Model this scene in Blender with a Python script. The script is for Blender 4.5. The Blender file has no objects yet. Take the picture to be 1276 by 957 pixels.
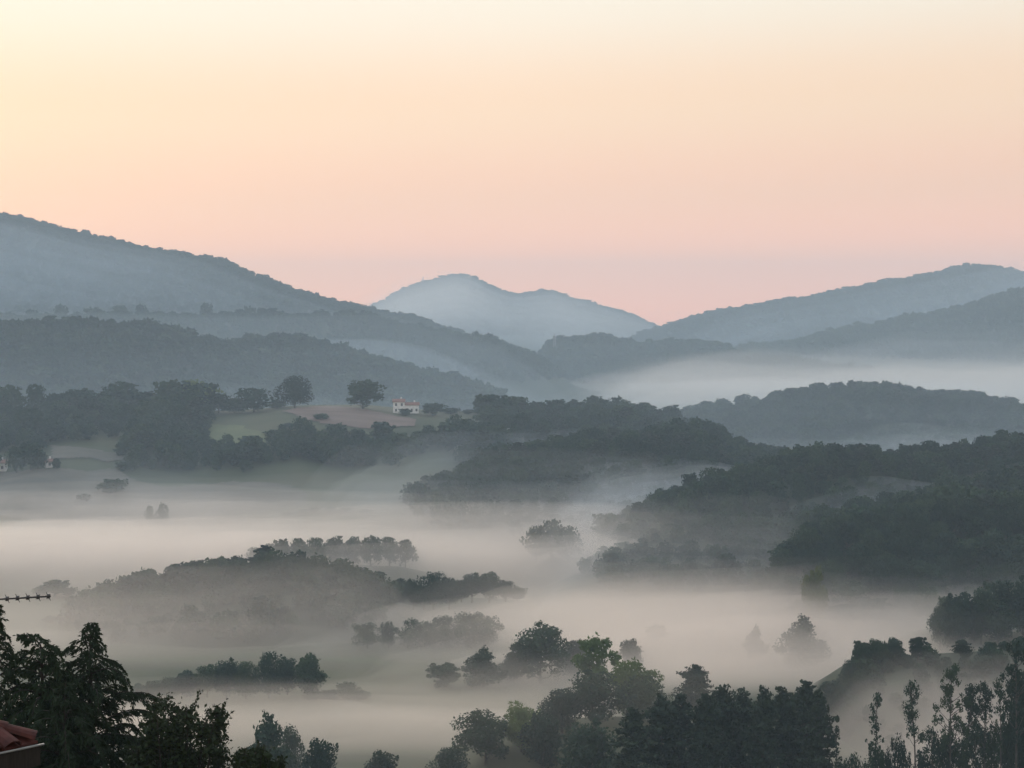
import bpy, math, random
import numpy as np
from mathutils import Vector

R = math.radians
S = bpy.context.scene
COL = S.collection
random.seed(7)
RNG = np.random.default_rng(11)

# ------------------------------------------------------------------ camera
F = 2000.0                     # focal length in photo pixels (photo 1276 x 957)
CAMZ = 95.0
PITCH = math.atan(78.5 / F)    # the eye level lies at photo row 400
cam_d = bpy.data.cameras.new('camera')
cam = bpy.data.objects.new('camera', cam_d)
COL.objects.link(cam)
cam.location = (0, 0, CAMZ)
cam.rotation_euler = (math.pi / 2 - PITCH, 0, 0)
cam_d.sensor_width = 36
cam_d.lens = 36 * F / 1276
cam_d.clip_start = 0.5
cam_d.clip_end = 40000
S.camera = cam

# ------------------------------------------------------------------ world
W = bpy.data.worlds.new('World')
S.world = W
W.use_nodes = True
nt = W.node_tree
nt.nodes.clear()
def wn(t, **k):
    n = nt.nodes.new(t)
    for a, b in k.items():
        setattr(n, a, b)
    return n
SUN_ELEV, SUN_AZ = R(4), R(-24)         # azimuth from +Y, towards -X (left)
tc = wn('ShaderNodeTexCoord')
sep = wn('ShaderNodeSeparateXYZ')
nt.links.new(tc.outputs['Generated'], sep.inputs[0])
# small sideways tilt of the dawn gradient: rosier to the right, creamier to the left
mx = wn('ShaderNodeMath', operation='MULTIPLY')
mx.inputs[1].default_value = -0.02
nt.links.new(sep.outputs['X'], mx.inputs[0])
ad = wn('ShaderNodeMath', operation='ADD')
nt.links.new(mx.outputs[0], ad.inputs[0])
nt.links.new(sep.outputs['Z'], ad.inputs[1])
ramp = wn('ShaderNodeValToRGB')
nt.links.new(ad.outputs[0], ramp.inputs[0])
def srgb(r, g, b, k=1.0):
    f = lambda c: ((c / 255 + 0.055) / 1.055) ** 2.4 if c > 10 else c / 255 / 12.92
    return (f(r) * k, f(g) * k, f(b) * k, 1)
cr = ramp.color_ramp
cr.interpolation = 'EASE'
SKY = [(0.0, (1.66, 0.73, 0.44, 1)), (0.04, (1.42, 0.71, 0.46, 1)), (0.08, (1.16, 0.70, 0.48, 1)),
       (0.13, (1.12, 0.79, 0.54, 1)), (0.2, (1.07, 0.96, 0.79, 1)), (0.32, (1.12, 1.08, 0.99, 1)),
       (0.6, (1.02, 1.12, 1.22, 1)), (1.0, (0.80, 0.98, 1.2, 1))]
while len(cr.elements) < len(SKY):
    cr.elements.new(0.5)
for e, (p, c) in zip(cr.elements, SKY):
    e.position = p
    e.color = c
sky = wn('ShaderNodeTexSky', sky_type='NISHITA', sun_disc=False, sun_elevation=SUN_ELEV, sun_rotation=SUN_AZ)
mixn = wn('ShaderNodeMix', data_type='RGBA')
bg1 = wn('ShaderNodeBackground')
bg2 = wn('ShaderNodeBackground')
bg1.inputs['Strength'].default_value = 1.0
bg2.inputs['Strength'].default_value = 0.012
addb = wn('ShaderNodeAddShader')
wo = wn('ShaderNodeOutputWorld')
nt.links.new(ramp.outputs[0], bg1.inputs['Color'])
# the dawn is a little dimmer away from the sun, to the right
dm = wn('ShaderNodeMath', operation='MULTIPLY_ADD')
dm.inputs[1].default_value = -0.22
dm.inputs[2].default_value = 1.0
nt.links.new(sep.outputs['X'], dm.inputs[0])
dm.use_clamp = True
nt.links.new(dm.outputs[0], bg1.inputs['Strength'])
nt.links.new(sky.outputs[0], bg2.inputs['Color'])
nt.links.new(bg1.outputs[0], addb.inputs[0])
nt.links.new(bg2.outputs[0], addb.inputs[1])
nt.links.new(addb.outputs[0], wo.inputs[0])
nt.nodes.remove(mixn)

# ------------------------------------------------------------------ sun (veiled, below full strength at dawn)
sd = bpy.data.lights.new('sun', 'SUN')
sd.energy = 1.5
sd.angle = R(20)
sd.color = (1.0, 0.86, 0.72)
sun = bpy.data.objects.new('sun', sd)
COL.objects.link(sun)
sdir = Vector((math.sin(SUN_AZ) * math.cos(R(9)), math.cos(SUN_AZ) * math.cos(R(9)), math.sin(R(9))))
sun.rotation_euler = sdir.to_track_quat('Z', 'Y').to_euler()
sun.location = (-60, 40, 160)

S.view_settings.view_transform = 'Standard'
S.view_settings.look = 'None'
S.view_settings.exposure = 0.0
S.view_settings.gamma = 1.0
S.view_settings.use_curve_mapping = False
S.render.engine = 'CYCLES'
cy = S.cycles
cy.use_denoising = True
try:
    cy.denoiser = 'OPENIMAGEDENOISE'
except Exception:
    pass
cy.max_bounces = 8
cy.diffuse_bounces = 2
cy.glossy_bounces = 1
cy.transmission_bounces = 2
cy.volume_bounces = 6
cy.transparent_max_bounces = 64
cy.use_adaptive_sampling = True
cy.adaptive_threshold = 0.015
cy.caustics_reflective = False
cy.caustics_refractive = False

# ------------------------------------------------------------------ helpers
SP, CP = math.sin(PITCH), math.cos(PITCH)
def P(px, py, D):
    """world point at forward distance D (metres along +Y) seen at photo pixel px, py"""
    a, b = (px - 638) / F, (478.5 - py) / F
    dy = CP + b * SP
    dz = -SP + b * CP
    return np.array([D * a / dy, D, CAMZ + D * dz / dy])
def proj(x, y, z):
    dz = z - CAMZ
    f = y * CP - dz * SP
    u = y * SP + dz * CP
    return 638 + F * x / f, 478.5 - F * u / f

def _hash(ix, iy, s):
    n = (ix * 374761393 + iy * 668265263 + s * 1442695041) & 0x7fffffff
    n = ((n ^ (n >> 13)) * 1274126177) & 0x7fffffff
    return ((n ^ (n >> 16)) & 0xffff) / 65535.0
def vnoise(x, y, s=0):
    x = np.asarray(x, float); y = np.asarray(y, float)
    ix = np.floor(x).astype(np.int64); iy = np.floor(y).astype(np.int64)
    fx = x - ix; fy = y - iy
    fx = fx * fx * (3 - 2 * fx); fy = fy * fy * (3 - 2 * fy)
    a = _hash(ix, iy, s); b = _hash(ix + 1, iy, s); c = _hash(ix, iy + 1, s); d = _hash(ix + 1, iy + 1, s)
    return (a + (b - a) * fx) * (1 - fy) + (c + (d - c) * fx) * fy
def fbm(x, y, s=0, o=4):
    t = 0.0; a = 0.5
    for k in range(o):
        t = t + a * (vnoise(np.asarray(x) * 2 ** k, np.asarray(y) * 2 ** k, s + k * 17) - 0.5)
        a *= 0.5
    return t * 2          # about -1 .. 1

def mesh_obj(name, verts, faces, mats, parent=None, smooth=False, fmat=None):
    m = bpy.data.meshes.new(name)
    m.from_pydata([tuple(v) for v in verts] if not isinstance(verts, np.ndarray) else verts.tolist(), [],
                  faces if not isinstance(faces, np.ndarray) else faces.tolist())
    for k in (mats if isinstance(mats, (list, tuple)) else [mats]):
        m.materials.append(k)
    if fmat is not None:
        m.polygons.foreach_set('material_index', np.asarray(fmat, np.int32))
    if smooth:
        m.polygons.foreach_set('use_smooth', np.ones(len(m.polygons), bool))
    m.update()
    o = bpy.data.objects.new(name, m)
    COL.objects.link(o)
    if parent:
        o.parent = parent
    return o
def tag(o, label=None, cat=None, group=None, kind=None):
    if label: o['label'] = label
    if cat: o['category'] = cat
    if group: o['group'] = group
    if kind: o['kind'] = kind
    return o
def empty(name, loc, rz=0, sc=(1, 1, 1)):
    o = bpy.data.objects.new(name, None)
    COL.objects.link(o)
    o.empty_display_size = 0.3
    o.location = loc
    o.rotation_euler = (0, 0, rz)
    o.scale = sc
    return o

class MB:
    """collects simple solids into one mesh"""
    def __init__(self): self.v = []; self.f = []
    def add(self, v, f):
        n = len(self.v)
        self.v += [tuple(map(float, p)) for p in v]
        self.f += [tuple(n + i for i in q) for q in f]
        return self
    def box(self, c, s, rz=0):
        cx, cy_, cz = c; a, b, h = s[0] / 2, s[1] / 2, s[2] / 2
        co, si = math.cos(rz), math.sin(rz)
        v = []
        for z in (-h, h):
            for (x, y) in ((-a, -b), (a, -b), (a, b), (-a, b)):
                v.append((cx + x * co - y * si, cy_ + x * si + y * co, cz + z))
        return self.add(v, [(3, 2, 1, 0), (4, 5, 6, 7), (0, 1, 5, 4), (1, 2, 6, 5), (2, 3, 7, 6), (3, 0, 4, 7)])
    def tube(self, pts, rad, n=6, cap=True):
        pts = [np.array(p, float) for p in pts]
        base = len(self.v)
        for i, p in enumerate(pts):
            t = pts[min(i + 1, len(pts) - 1)] - pts[max(i - 1, 0)]
            t = t / (np.linalg.norm(t) + 1e-9)
            ref = np.array([0, 0, 1.0]) if abs(t[2]) < 0.9 else np.array([1.0, 0, 0])
            u = np.cross(t, ref); u /= np.linalg.norm(u); w = np.cross(t, u)
            r = rad[i] if hasattr(rad, '__len__') else rad
            for k in range(n):
                a = 2 * math.pi * k / n
                self.v.append(tuple(p + r * (math.cos(a) * u + math.sin(a) * w)))
        for i in range(len(pts) - 1):
            for k in range(n):
                a = base + i * n + k; b = base + i * n + (k + 1) % n
                self.f.append((a, b, b + n, a + n))
        if cap:
            self.f.append(tuple(base + k for k in range(n))[::-1])
            self.f.append(tuple(base + (len(pts) - 1) * n + k for k in range(n)))
        return self
    def build(self, name, mat, parent=None, smooth=False):
        return mesh_obj(name, self.v, self.f, mat, parent, smooth)

# ------------------------------------------------------------------ materials
def mat_base(name):
    m = bpy.data.materials.new(name)
    m.use_nodes = True
    t = m.node_tree
    b = t.nodes['Principled BSDF']
    b.inputs['Specular IOR Level'].default_value = 0.25
    b.inputs['Roughness'].default_value = 0.75
    return m, t, b
def noise_mat(name, c1, c2, scale, rough=0.8, detail=6, bump=0.0, c3=None, stretch=(1, 1, 1)):
    m, t, b = mat_base(name)
    g = t.nodes.new('ShaderNodeTexCoord')
    mp = t.nodes.new('ShaderNodeMapping'); mp.inputs['Scale'].default_value = stretch
    n = t.nodes.new('ShaderNodeTexNoise'); n.inputs['Scale'].default_value = scale; n.inputs['Detail'].default_value = detail
    r = t.nodes.new('ShaderNodeValToRGB')
    r.color_ramp.elements[0].color = (*c1, 1); r.color_ramp.elements[1].color = (*c2, 1)
    r.color_ramp.elements[0].position = 0.35; r.color_ramp.elements[1].position = 0.65
    if c3:
        e = r.color_ramp.elements.new(0.52); e.color = (*c3, 1)
    t.links.new(g.outputs['Object'], mp.inputs[0]); t.links.new(mp.outputs[0], n.inputs['Vector'])
    t.links.new(n.outputs[0], r.inputs[0]); t.links.new(r.outputs[0], b.inputs['Base Color'])
    b.inputs['Roughness'].default_value = rough
    if bump:
        bp = t.nodes.new('ShaderNodeBump'); bp.inputs['Strength'].default_value = bump
        t.links.new(n.outputs[0], bp.inputs['Height']); t.links.new(bp.outputs[0], b.inputs['Normal'])
    return m
def leaf_mat(name, c1, c2, c3, trans=0.25):
    """foliage colour varies from tree to tree and from clump to clump"""
    m, t, b = mat_base(name)
    oi = t.nodes.new('ShaderNodeObjectInfo')
    g = t.nodes.new('ShaderNodeTexCoord')
    n = t.nodes.new('ShaderNodeTexNoise'); n.inputs['Scale'].default_value = 0.45; n.inputs['Detail'].default_value = 4
    t.links.new(g.outputs['Object'], n.inputs['Vector'])
    r1 = t.nodes.new('ShaderNodeValToRGB')
    r1.color_ramp.elements[0].color = (*c1, 1); r1.color_ramp.elements[1].color = (*c3, 1)
    e = r1.color_ramp.elements.new(0.55); e.color = (*c2, 1)
    mth = t.nodes.new('ShaderNodeMath'); mth.operation = 'MULTIPLY_ADD'
    mth.inputs[1].default_value = 0.6; mth.inputs[2].default_value = -0.1
    ad2 = t.nodes.new('ShaderNodeMath'); ad2.operation = 'MULTIPLY_ADD'
    ad2.inputs[1].default_value = 0.6
    t.links.new(oi.outputs['Random'], mth.inputs[0])
    t.links.new(n.outputs[0], ad2.inputs[0]); t.links.new(mth.outputs[0], ad2.inputs[2])
    t.links.new(ad2.outputs[0], r1.inputs[0])
    t.links.new(r1.outputs[0], b.inputs['Base Color'])
    tr = t.nodes.new('ShaderNodeBsdfTranslucent')
    t.links.new(r1.outputs[0], tr.inputs['Color'])
    mxs = t.nodes.new('ShaderNodeMixShader'); mxs.inputs[0].default_value = trans
    out = t.nodes['Material Output']
    t.links.new(b.outputs[0], mxs.inputs[1]); t.links.new(tr.outputs[0], mxs.inputs[2])
    t.links.new(mxs.outputs[0], out.inputs['Surface'])
    return m
M = {}
M['leaf'] = leaf_mat('broadleaf_foliage', (0.009, 0.023, 0.014), (0.018, 0.041, 0.020), (0.046, 0.072, 0.026))
M['leaf_light'] = leaf_mat('pale_green_foliage', (0.075, 0.115, 0.034), (0.095, 0.135, 0.038), (0.125, 0.155, 0.044), 0.4)
M['leaf_yellow'] = leaf_mat('yellowing_foliage', (0.085, 0.10, 0.028), (0.11, 0.12, 0.032), (0.14, 0.14, 0.036), 0.35)
M['needle'] = leaf_mat('pine_needles', (0.014, 0.026, 0.016), (0.020, 0.034, 0.018), (0.030, 0.042, 0.020), 0.1)
M['cedar'] = leaf_mat('cedar_sprays', (0.010, 0.020, 0.008), (0.016, 0.030, 0.010), (0.032, 0.050, 0.016), 0.15)
M['shrub_leaf'] = leaf_mat('garden_shrub_leaves', (0.012, 0.021, 0.007), (0.020, 0.032, 0.009), (0.034, 0.046, 0.013), 0.2)
M['dark_bark'] = noise_mat('dark_bark', (0.018, 0.015, 0.012), (0.035, 0.029, 0.024), 6, 0.9, bump=0.4, stretch=(1, 1, 0.2))
M['bark'] = noise_mat('bark', (0.05, 0.042, 0.034), (0.10, 0.085, 0.07), 6, 0.9, bump=0.4, stretch=(1, 1, 0.2))
M['pale_bark'] = noise_mat('pale_bark', (0.12, 0.11, 0.10), (0.22, 0.20, 0.18), 5, 0.9, stretch=(1, 1, 0.3))
M['forest_floor'] = noise_mat('forest_floor', (0.020, 0.028, 0.014), (0.035, 0.042, 0.020), 0.05, 0.95)
M['meadow'] = noise_mat('meadow', (0.045, 0.050, 0.026), (0.085, 0.080, 0.045), 0.02, 0.95, c3=(0.062, 0.066, 0.034))
M['brown_field'] = noise_mat('ploughed_field', (0.13, 0.088, 0.070), (0.17, 0.118, 0.095), 0.08, 0.95, stretch=(0.3, 2, 1))
M['green_field'] = noise_mat('pasture', (0.095, 0.105, 0.05), (0.125, 0.13, 0.062), 0.06, 0.95)
M['pale_field'] = noise_mat('stubble_field', (0.09, 0.082, 0.065), (0.14, 0.12, 0.095), 0.05, 0.95, stretch=(0.4, 2, 1))
M['white_wall'] = noise_mat('white_render', (0.62, 0.60, 0.57), (0.74, 0.72, 0.69), 0.8, 0.9)
M['roof_far'] = noise_mat('far_roof_tiles', (0.17, 0.09, 0.07), (0.23, 0.12, 0.09), 2.0, 0.85)
M['glass'] = noise_mat('dark_window', (0.09, 0.09, 0.09), (0.14, 0.14, 0.14), 1.0, 0.2)
M['steel'] = noise_mat('galvanised_steel', (0.25, 0.26, 0.27), (0.35, 0.36, 0.37), 3.0, 0.5)

# ------------------------------------------------------------------ ground and hills
GD = [(-400, 96), (0, 87), (15, 86), (30, 80), (60, 67), (120, 46), (190, 31), (230, 27), (270, 23.5), (330, 19), (400, 14), (450, 11), (520, 8.5), (620, 6), (900, 5), (1400, 8), (2500, 15), (4000, 10), (12000, 0)]
GDx = np.array([g[0] for g in GD], float); GDz = np.array([g[1] for g in GD], float)
def ground0(x, y):
    x = np.asarray(x, float); y = np.asarray(y, float)
    k = np.clip((y - 60) / 200, 0, 1)
    return np.interp(y, GDx, GDz) + k * (2.2 * fbm(x / 90, y / 90, 3) + 0.5 * fbm(x / 18, y / 18, 5))

class Hill:
    def __init__(s, crest, D, th, wf, wb, base=0.0, amp=1.0, ns=60.0, seed=1, p=2.5):
        pts = []
        for c in crest:
            d = c[2] if len(c) > 2 else D
            q = P(c[0], c[1], d)
            pts.append((q[0], q[1], q[2] - th))
        pts.sort()
        s.x = np.array([q[0] for q in pts]); s.y = np.array([q[1] for q in pts]); s.z = np.array([q[2] for q in pts])
        s.wf, s.wb, s.base, s.amp, s.ns, s.seed, s.p = wf, wb, base, amp, ns, seed, p
        # taper beyond the ends of the crest
        e = wf * 1.6
        s.x = np.concatenate([[s.x[0] - e], s.x, [s.x[-1] + e]])
        s.y = np.concatenate([[s.y[0]], s.y, [s.y[-1]]])
        s.z = np.concatenate([[base - 6], s.z, [base - 6]])
        # resample and smooth the crest line
        n = 400
        xx = np.linspace(s.x[0], s.x[-1], n)
        zz = np.interp(xx, s.x, s.z); yy = np.interp(xx, s.x, s.y)
        kz = np.hanning(9); kz /= kz.sum(); ky = np.hanning(61); ky /= ky.sum()
        zz = np.convolve(np.pad(zz, 4, mode='edge'), kz, 'valid')
        yy = np.convolve(np.pad(yy, 30, mode='edge'), ky, 'valid')
        s.x, s.y, s.z = xx, yy, zz
    def yc(s, x):
        return np.interp(x, s.x, s.y) + 0.18 * s.wf * fbm(np.asarray(x) / (s.ns * 2.2), 0 * np.asarray(x), s.seed)
    def h(s, x, y):
        x = np.asarray(x, float); y = np.asarray(y, float)
        zc = np.interp(x, s.x, s.z, left=-99, right=-99)
        d = s.yc(x) - y
        wob = 1 + 0.45 * fbm(x / s.ns, y / (s.ns * 4), s.seed + 3)
        w = np.where(d > 0, s.wf * wob, s.wb)
        k = 1 / (1 + (np.abs(d) / w) ** s.p)
        far = np.clip(np.abs(d) / (0.5 * s.wf), 0.15, 1)
        r = s.base + (zc - s.base) * k + s.amp * fbm(x / s.ns, y / s.ns, s.seed + 9) * far
        return np.where(zc < -50, -60, r)
    def mesh(s, name, mat, step, label, mat2=None):
        nx = max(12, int((s.x[-1] - s.x[0]) / step)); xs = np.linspace(s.x[0], s.x[-1], nx)
        offs = np.concatenate([-np.linspace(3.2 * s.wf, 0, int(3.2 * s.wf / step) + 4)[:-1], np.linspace(0, 1.6 * s.wb, int(1.0 * s.wb / step) + 4)])
        X, O = np.meshgrid(xs, offs, indexing='ij')
        Y = s.yc(X) + O
        Z = s.h(X, Y)
        a, b = X.shape
        v = np.stack([X, Y, Z], -1).reshape(-1, 3)
        i = (np.arange(a - 1)[:, None] * b + np.arange(b - 1)[None, :]).reshape(-1)
        f = np.stack([i, i + b, i + b + 1, i + 1], -1)
        o = mesh_obj(name, v, f, mat, smooth=True)
        return tag(o, label, kind='structure')

far = {}
HILLS = {}
def hill(key, name, crest, D, th, wf, wb, base, amp, ns, step, label, mat='forest_floor', p=2.5):
    hseed = sum(ord(c) for c in key) * 7
    H = Hill(crest, D, th, wf, wb, base, amp, ns, hseed, p)
    HILLS[key] = H
    H.obj = H.mesh(name, M[mat], step, label)
    return H

hill('peak', 'mountain', [(330, 440), (400, 412), (440, 392), (470, 378), (500, 362), (525, 352), (555, 346), (577, 342), (592, 346), (612, 358), (635, 367), (660, 366), (680, 362), (700, 366), (715, 374), (735, 377), (760, 385), (780, 390), (800, 399), (815, 407), (840, 416), (900, 430)],
     4200, 3, 500, 600, 0, 18, 250, 30, 'far twin-topped mountain fading into pale blue haze', p=2.0)
hill('right_far', 'mountain', [(760, 430), (815, 411), (835, 404), (870, 395), (895, 388), (930, 383), (970, 374), (1000, 373), (1030, 366), (1070, 358), (1110, 350), (1150, 345), (1180, 336), (1215, 331), (1245, 335), (1276, 343), (1330, 352), (1420, 362)],
     3300, 4, 400, 500, 0, 12, 200, 24, 'long hazy mountain rising to a rounded summit beyond the fog bank', p=2.0)
hill('right_mid', 'mountain', [(900, 440), (940, 433), (985, 426), (1020, 418), (1050, 413), (1100, 404), (1140, 396), (1180, 390), (1220, 380), (1250, 370), (1276, 362), (1330, 350), (1420, 330)],
     2500, 6, 290, 360, 0, 8, 150, 16, 'blue-grey wooded slope descending into the far fog bank', p=2.2)
hill('left_big', 'mountain', [(-160, 255), (-60, 262), (0, 267), (22, 268), (40, 277), (100, 290), (160, 305), (220, 315), (280, 325), (310, 338), (345, 352), (380, 365), (420, 375), (455, 383), (490, 391), (520, 398), (548, 407), (580, 418), (640, 436)],
     2300, 6, 330, 420, 0, 8, 150, 16, 'broad hazy wooded mountain with a long even slope', p=2.1)
hill('left_back', 'hill', [(-140, 392), (0, 395), (80, 394), (140, 393), (200, 394), (255, 394), (300, 396), (350, 394), (400, 392), (430, 391), (460, 394), (490, 401), (530, 410), (560, 415), (600, 422), (640, 432), (665, 441), (690, 458), (720, 478)],
     1850, 5, 180, 260, 5, 5, 110, 12, 'hazy wooded hill with scattered trees standing along its top')
hill('centre_knoll', 'hill', [(660, 462), (678, 440), (690, 428), (720, 421), (750, 419), (775, 425), (800, 430), (830, 428), (860, 427), (890, 430), (915, 438), (960, 446)],
     2150, 6, 140, 240, 10, 4, 90, 12, 'small dark wooded knoll at the edge of the far fog bank')
hill('left_dark_b', 'hill', [(230, 470), (265, 440), (285, 430), (320, 425), (350, 421), (385, 430), (420, 437), (460, 448), (500, 457), (540, 467), (580, 478), (610, 489), (640, 505), (680, 525)],
     1400, 7, 150, 200, 5, 4, 80, 9, 'wooded ridge sloping down behind the white farmhouse')
hill('left_dark_a', 'hill', [(-130, 400), (0, 405), (50, 403), (100, 405), (150, 408), (190, 407), (215, 415), (240, 424), (265, 432), (300, 446), (360, 470)],
     1250, 7, 140, 200, 5, 4, 80, 9, 'dark green wooded ridge behind the row of round trees')
hill('farm', 'farm_hill', [(-140, 524), (0, 521), (100, 519), (200, 515), (300, 512), (370, 506), (450, 506), (510, 512), (560, 515), (650, 519), (760, 526), (830, 536), (900, 550)],
     800, 0, 150, 160, 6, 1.5, 70, 4, 'gently sloping farmland hill below the white farmhouse', mat='meadow')
hill('right_crest', 'hill', [(790, 535), (820, 518), (870, 509), (930, 501), (980, 490), (1020, 484), (1060, 480), (1100, 481), (1150, 487), (1200, 490), (1250, 498), (1290, 512), (1360, 525)],
     1000, 9, 110, 170, 5, 2.5, 60, 6, 'wooded ridge whose crest carries a line of separate treetops')
hill('centre_mid', 'hill', [(440, 638, 625), (470, 622, 630), (500, 606, 638), (560, 581, 650), (620, 561, 662), (660, 549, 670), (700, 541, 676), (760, 534, 684), (820, 528, 690), (860, 525, 694), (900, 531, 698), (940, 543, 700), (975, 558, 700), (1020, 580, 700)],
     680, 8, 58, 60, 3, 2, 46, 5, 'rounded wooded hill rising behind the bright valley fog')
hill('right_a', 'hill', [(735, 668, 548), (755, 656, 552), (790, 631, 558), (830, 606, 564), (880, 586, 572), (940, 573, 580), (1000, 561, 588), (1060, 549, 596), (1110, 553, 602), (1150, 556, 608), (1200, 551, 614), (1240, 544, 618), (1276, 538, 622), (1360, 528, 630)],
     590, 8, 50, 55, 3, 2, 40, 4.5, 'long dark wooded ridge climbing out of the valley fog')
hill('right_b', 'hill', [(690, 712, 488), (720, 694, 492), (760, 676, 496), (800, 662, 500), (850, 651, 504), (890, 646, 506), (950, 651, 510), (985, 646, 512), (1030, 633, 514), (1080, 623, 518), (1130, 611, 522), (1180, 606, 526), (1230, 600, 530), (1276, 592, 532), (1360, 580, 536)],
     510, 7, 46, 44, 3, 2, 38, 4, 'low misty wooded spur running out into the valley')
hill('right_c', 'hill', [(968, 712, 438), (978, 680, 440), (1000, 663, 442), (1040, 642, 444), (1100, 632, 446), (1160, 622, 448), (1210, 625, 450), (1276, 612, 452), (1360, 598, 456)],
     446, 9, 34, 44, 4, 1.5, 34, 3.5, 'dark densely wooded shoulder above the pale valley fog')
hill('right_d', 'hill', [(1145, 822), (1170, 808), (1200, 800), (1250, 795), (1300, 790), (1380, 788)],
     350, 0, 40, 60, 6, 1, 30, 4, 'near wooded knoll standing in low fog', mat='meadow')
hill('right_e', 'hill', [(1022, 945, 284), (1046, 890, 286), (1062, 852, 288), (1085, 832, 290), (1130, 826, 290), (1200, 822, 290), (1300, 815, 290), (1400, 815, 290)],
     290, 0, 34, 50, 6, 1, 30, 3, 'misty rise below a short hedge of trees')
hill('thicket', 'mound', [(520, 960), (560, 945), (620, 918), (700, 905), (780, 900), (830, 905), (880, 925)],
     254, 0, 24, 26, 16, 0.6, 20, 3, 'low mound under the near thicket', mat='meadow')
hill('island', 'mound', [(270, 728), (330, 714), (420, 706), (500, 707), (570, 722)],
     510, 0, 18, 22, 2, 0.8, 24, 3.5, 'low rise under the row of fog-drowned trees', mat='meadow')
hill('dome', 'mound', [(640, 722), (690, 694), (740, 722)],
     532, 0, 16, 20, 2, 0.5, 20, 3, 'small rise under the dome-shaped clump', mat='meadow')
hill('left_spur', 'hill', [(60, 800, 455), (90, 775, 452), (130, 760, 450), (200, 745, 445), (260, 736, 440), (310, 730, 438), (360, 726, 436), (400, 730, 438), (450, 742, 440), (500, 757, 442), (560, 762, 446), (640, 764, 450), (700, 780, 455)],
     440, 0, 46, 60, 2, 1, 36, 4, 'low fog-wrapped hill edged with trees')

def G(x, y):
    z = ground0(x, y)
    for H in HILLS.values():
        z = np.maximum(z, H.h(x, y))
    return z
def hit(px, py, d0=380, d1=1300):
    D = np.arange(d0, d1, 2.0)
    q = P(px, py, 1.0)
    below = CAMZ + D * (q[2] - CAMZ) <= G(D * q[0], D)
    k = int(np.argmax(below)) if below.any() else len(D) - 1
    return D[k] * q[0], D[k]

# valley floor: one sheet to the horizon, finer near the view
gx = np.unique(np.concatenate([np.linspace(-9000, -1000, 17), np.linspace(-1000, 1000, 161), np.linspace(1000, 9000, 17)]))
gy = np.unique(np.concatenate([np.linspace(-600, 0, 7), np.linspace(0, 120, 25), np.linspace(120, 1000, 111), np.linspace(1000, 3000, 41), np.linspace(3000, 12000, 19)]))
X, Y = np.meshgrid(gx, gy, indexing='ij')
Z = ground0(X, Y)
a, b = X.shape
i = (np.arange(a - 1)[:, None] * b + np.arange(b - 1)[None, :]).reshape(-1)
tag(mesh_obj('ground', np.stack([X, Y, Z], -1).reshape(-1, 3), np.stack([i, i + b, i + b + 1, i + 1], -1), M['meadow'], smooth=True),
    'grassy valley floor under the fog', kind='structure')

# ------------------------------------------------------------------ tree prototypes
def leaves(cent, nrm, size, rng, asp=0.62):
    """rhombic leaf sprays at cent, facing nrm"""
    n = len(cent)
    r = rng.normal(size=(n, 3))
    u = np.cross(nrm, r); u /= np.linalg.norm(u, axis=1, keepdims=True) + 1e-9
    w = np.cross(nrm, u); w /= np.linalg.norm(w, axis=1, keepdims=True) + 1e-9
    s = np.asarray(size).reshape(-1, 1) * np.ones((n, 1))
    fold = nrm * s * 0.18
    v = np.stack([cent - u * s, cent - w * s * asp + fold, cent + u * s, cent + w * s * asp - fold], 1).reshape(-1, 3)
    f = np.arange(4 * n).reshape(-1, 4)
    return v, f
def blob_leaves(blobs, n, size, rng, shell=0.5, jitter=0.9):
    """n leaf sprays spread through the outer part of ellipsoid blobs (c, r)"""
    vol = np.array([np.prod(b[1]) ** (2 / 3) for b in blobs]); cnt = np.maximum(3, (n * vol / vol.sum()).astype(int))
    cs, ns = [], []
    for (c, r), k in zip(blobs, cnt):
        d = rng.normal(size=(k, 3)); d /= np.linalg.norm(d, axis=1, keepdims=True)
        rad = 1 - shell * rng.random((k, 1)) ** 1.6 + 0.14 * rng.normal(size=(k, 1)) * (rng.random((k, 1)) < 0.4)
        cs.append(np.array(c) + d * rad * np.array(r))
        nn = d + jitter * rng.normal(size=(k, 3)) * 0.6
        ns.append(nn / np.linalg.norm(nn, axis=1, keepdims=True))
    c = np.concatenate(cs); nr = np.concatenate(ns)
    sz = size * (0.65 + 0.7 * rng.random(len(c)))
    return leaves(c, nr, sz, rng)

PROTO = {}
def finish(kind, lods, crown_mat, trunk_mb, trunk_mat, Hh, Ww):
    PROTO[kind] = dict(H=Hh, W=Ww, crown={}, trunk=None)
    for lod, (v, f) in lods.items():
        m = bpy.data.meshes.new('crown')
        m.from_pydata(v.tolist(), [], f.tolist()); m.materials.append(crown_mat); m.update()
        PROTO[kind]['crown'][lod] = m
    m = bpy.data.meshes.new('trunk')
    m.from_pydata(trunk_mb.v, [], trunk_mb.f); m.materials.append(trunk_mat)
    m.polygons.foreach_set('use_smooth', np.ones(len(m.polygons), bool)); m.update()
    PROTO[kind]['trunk'] = m

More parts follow.
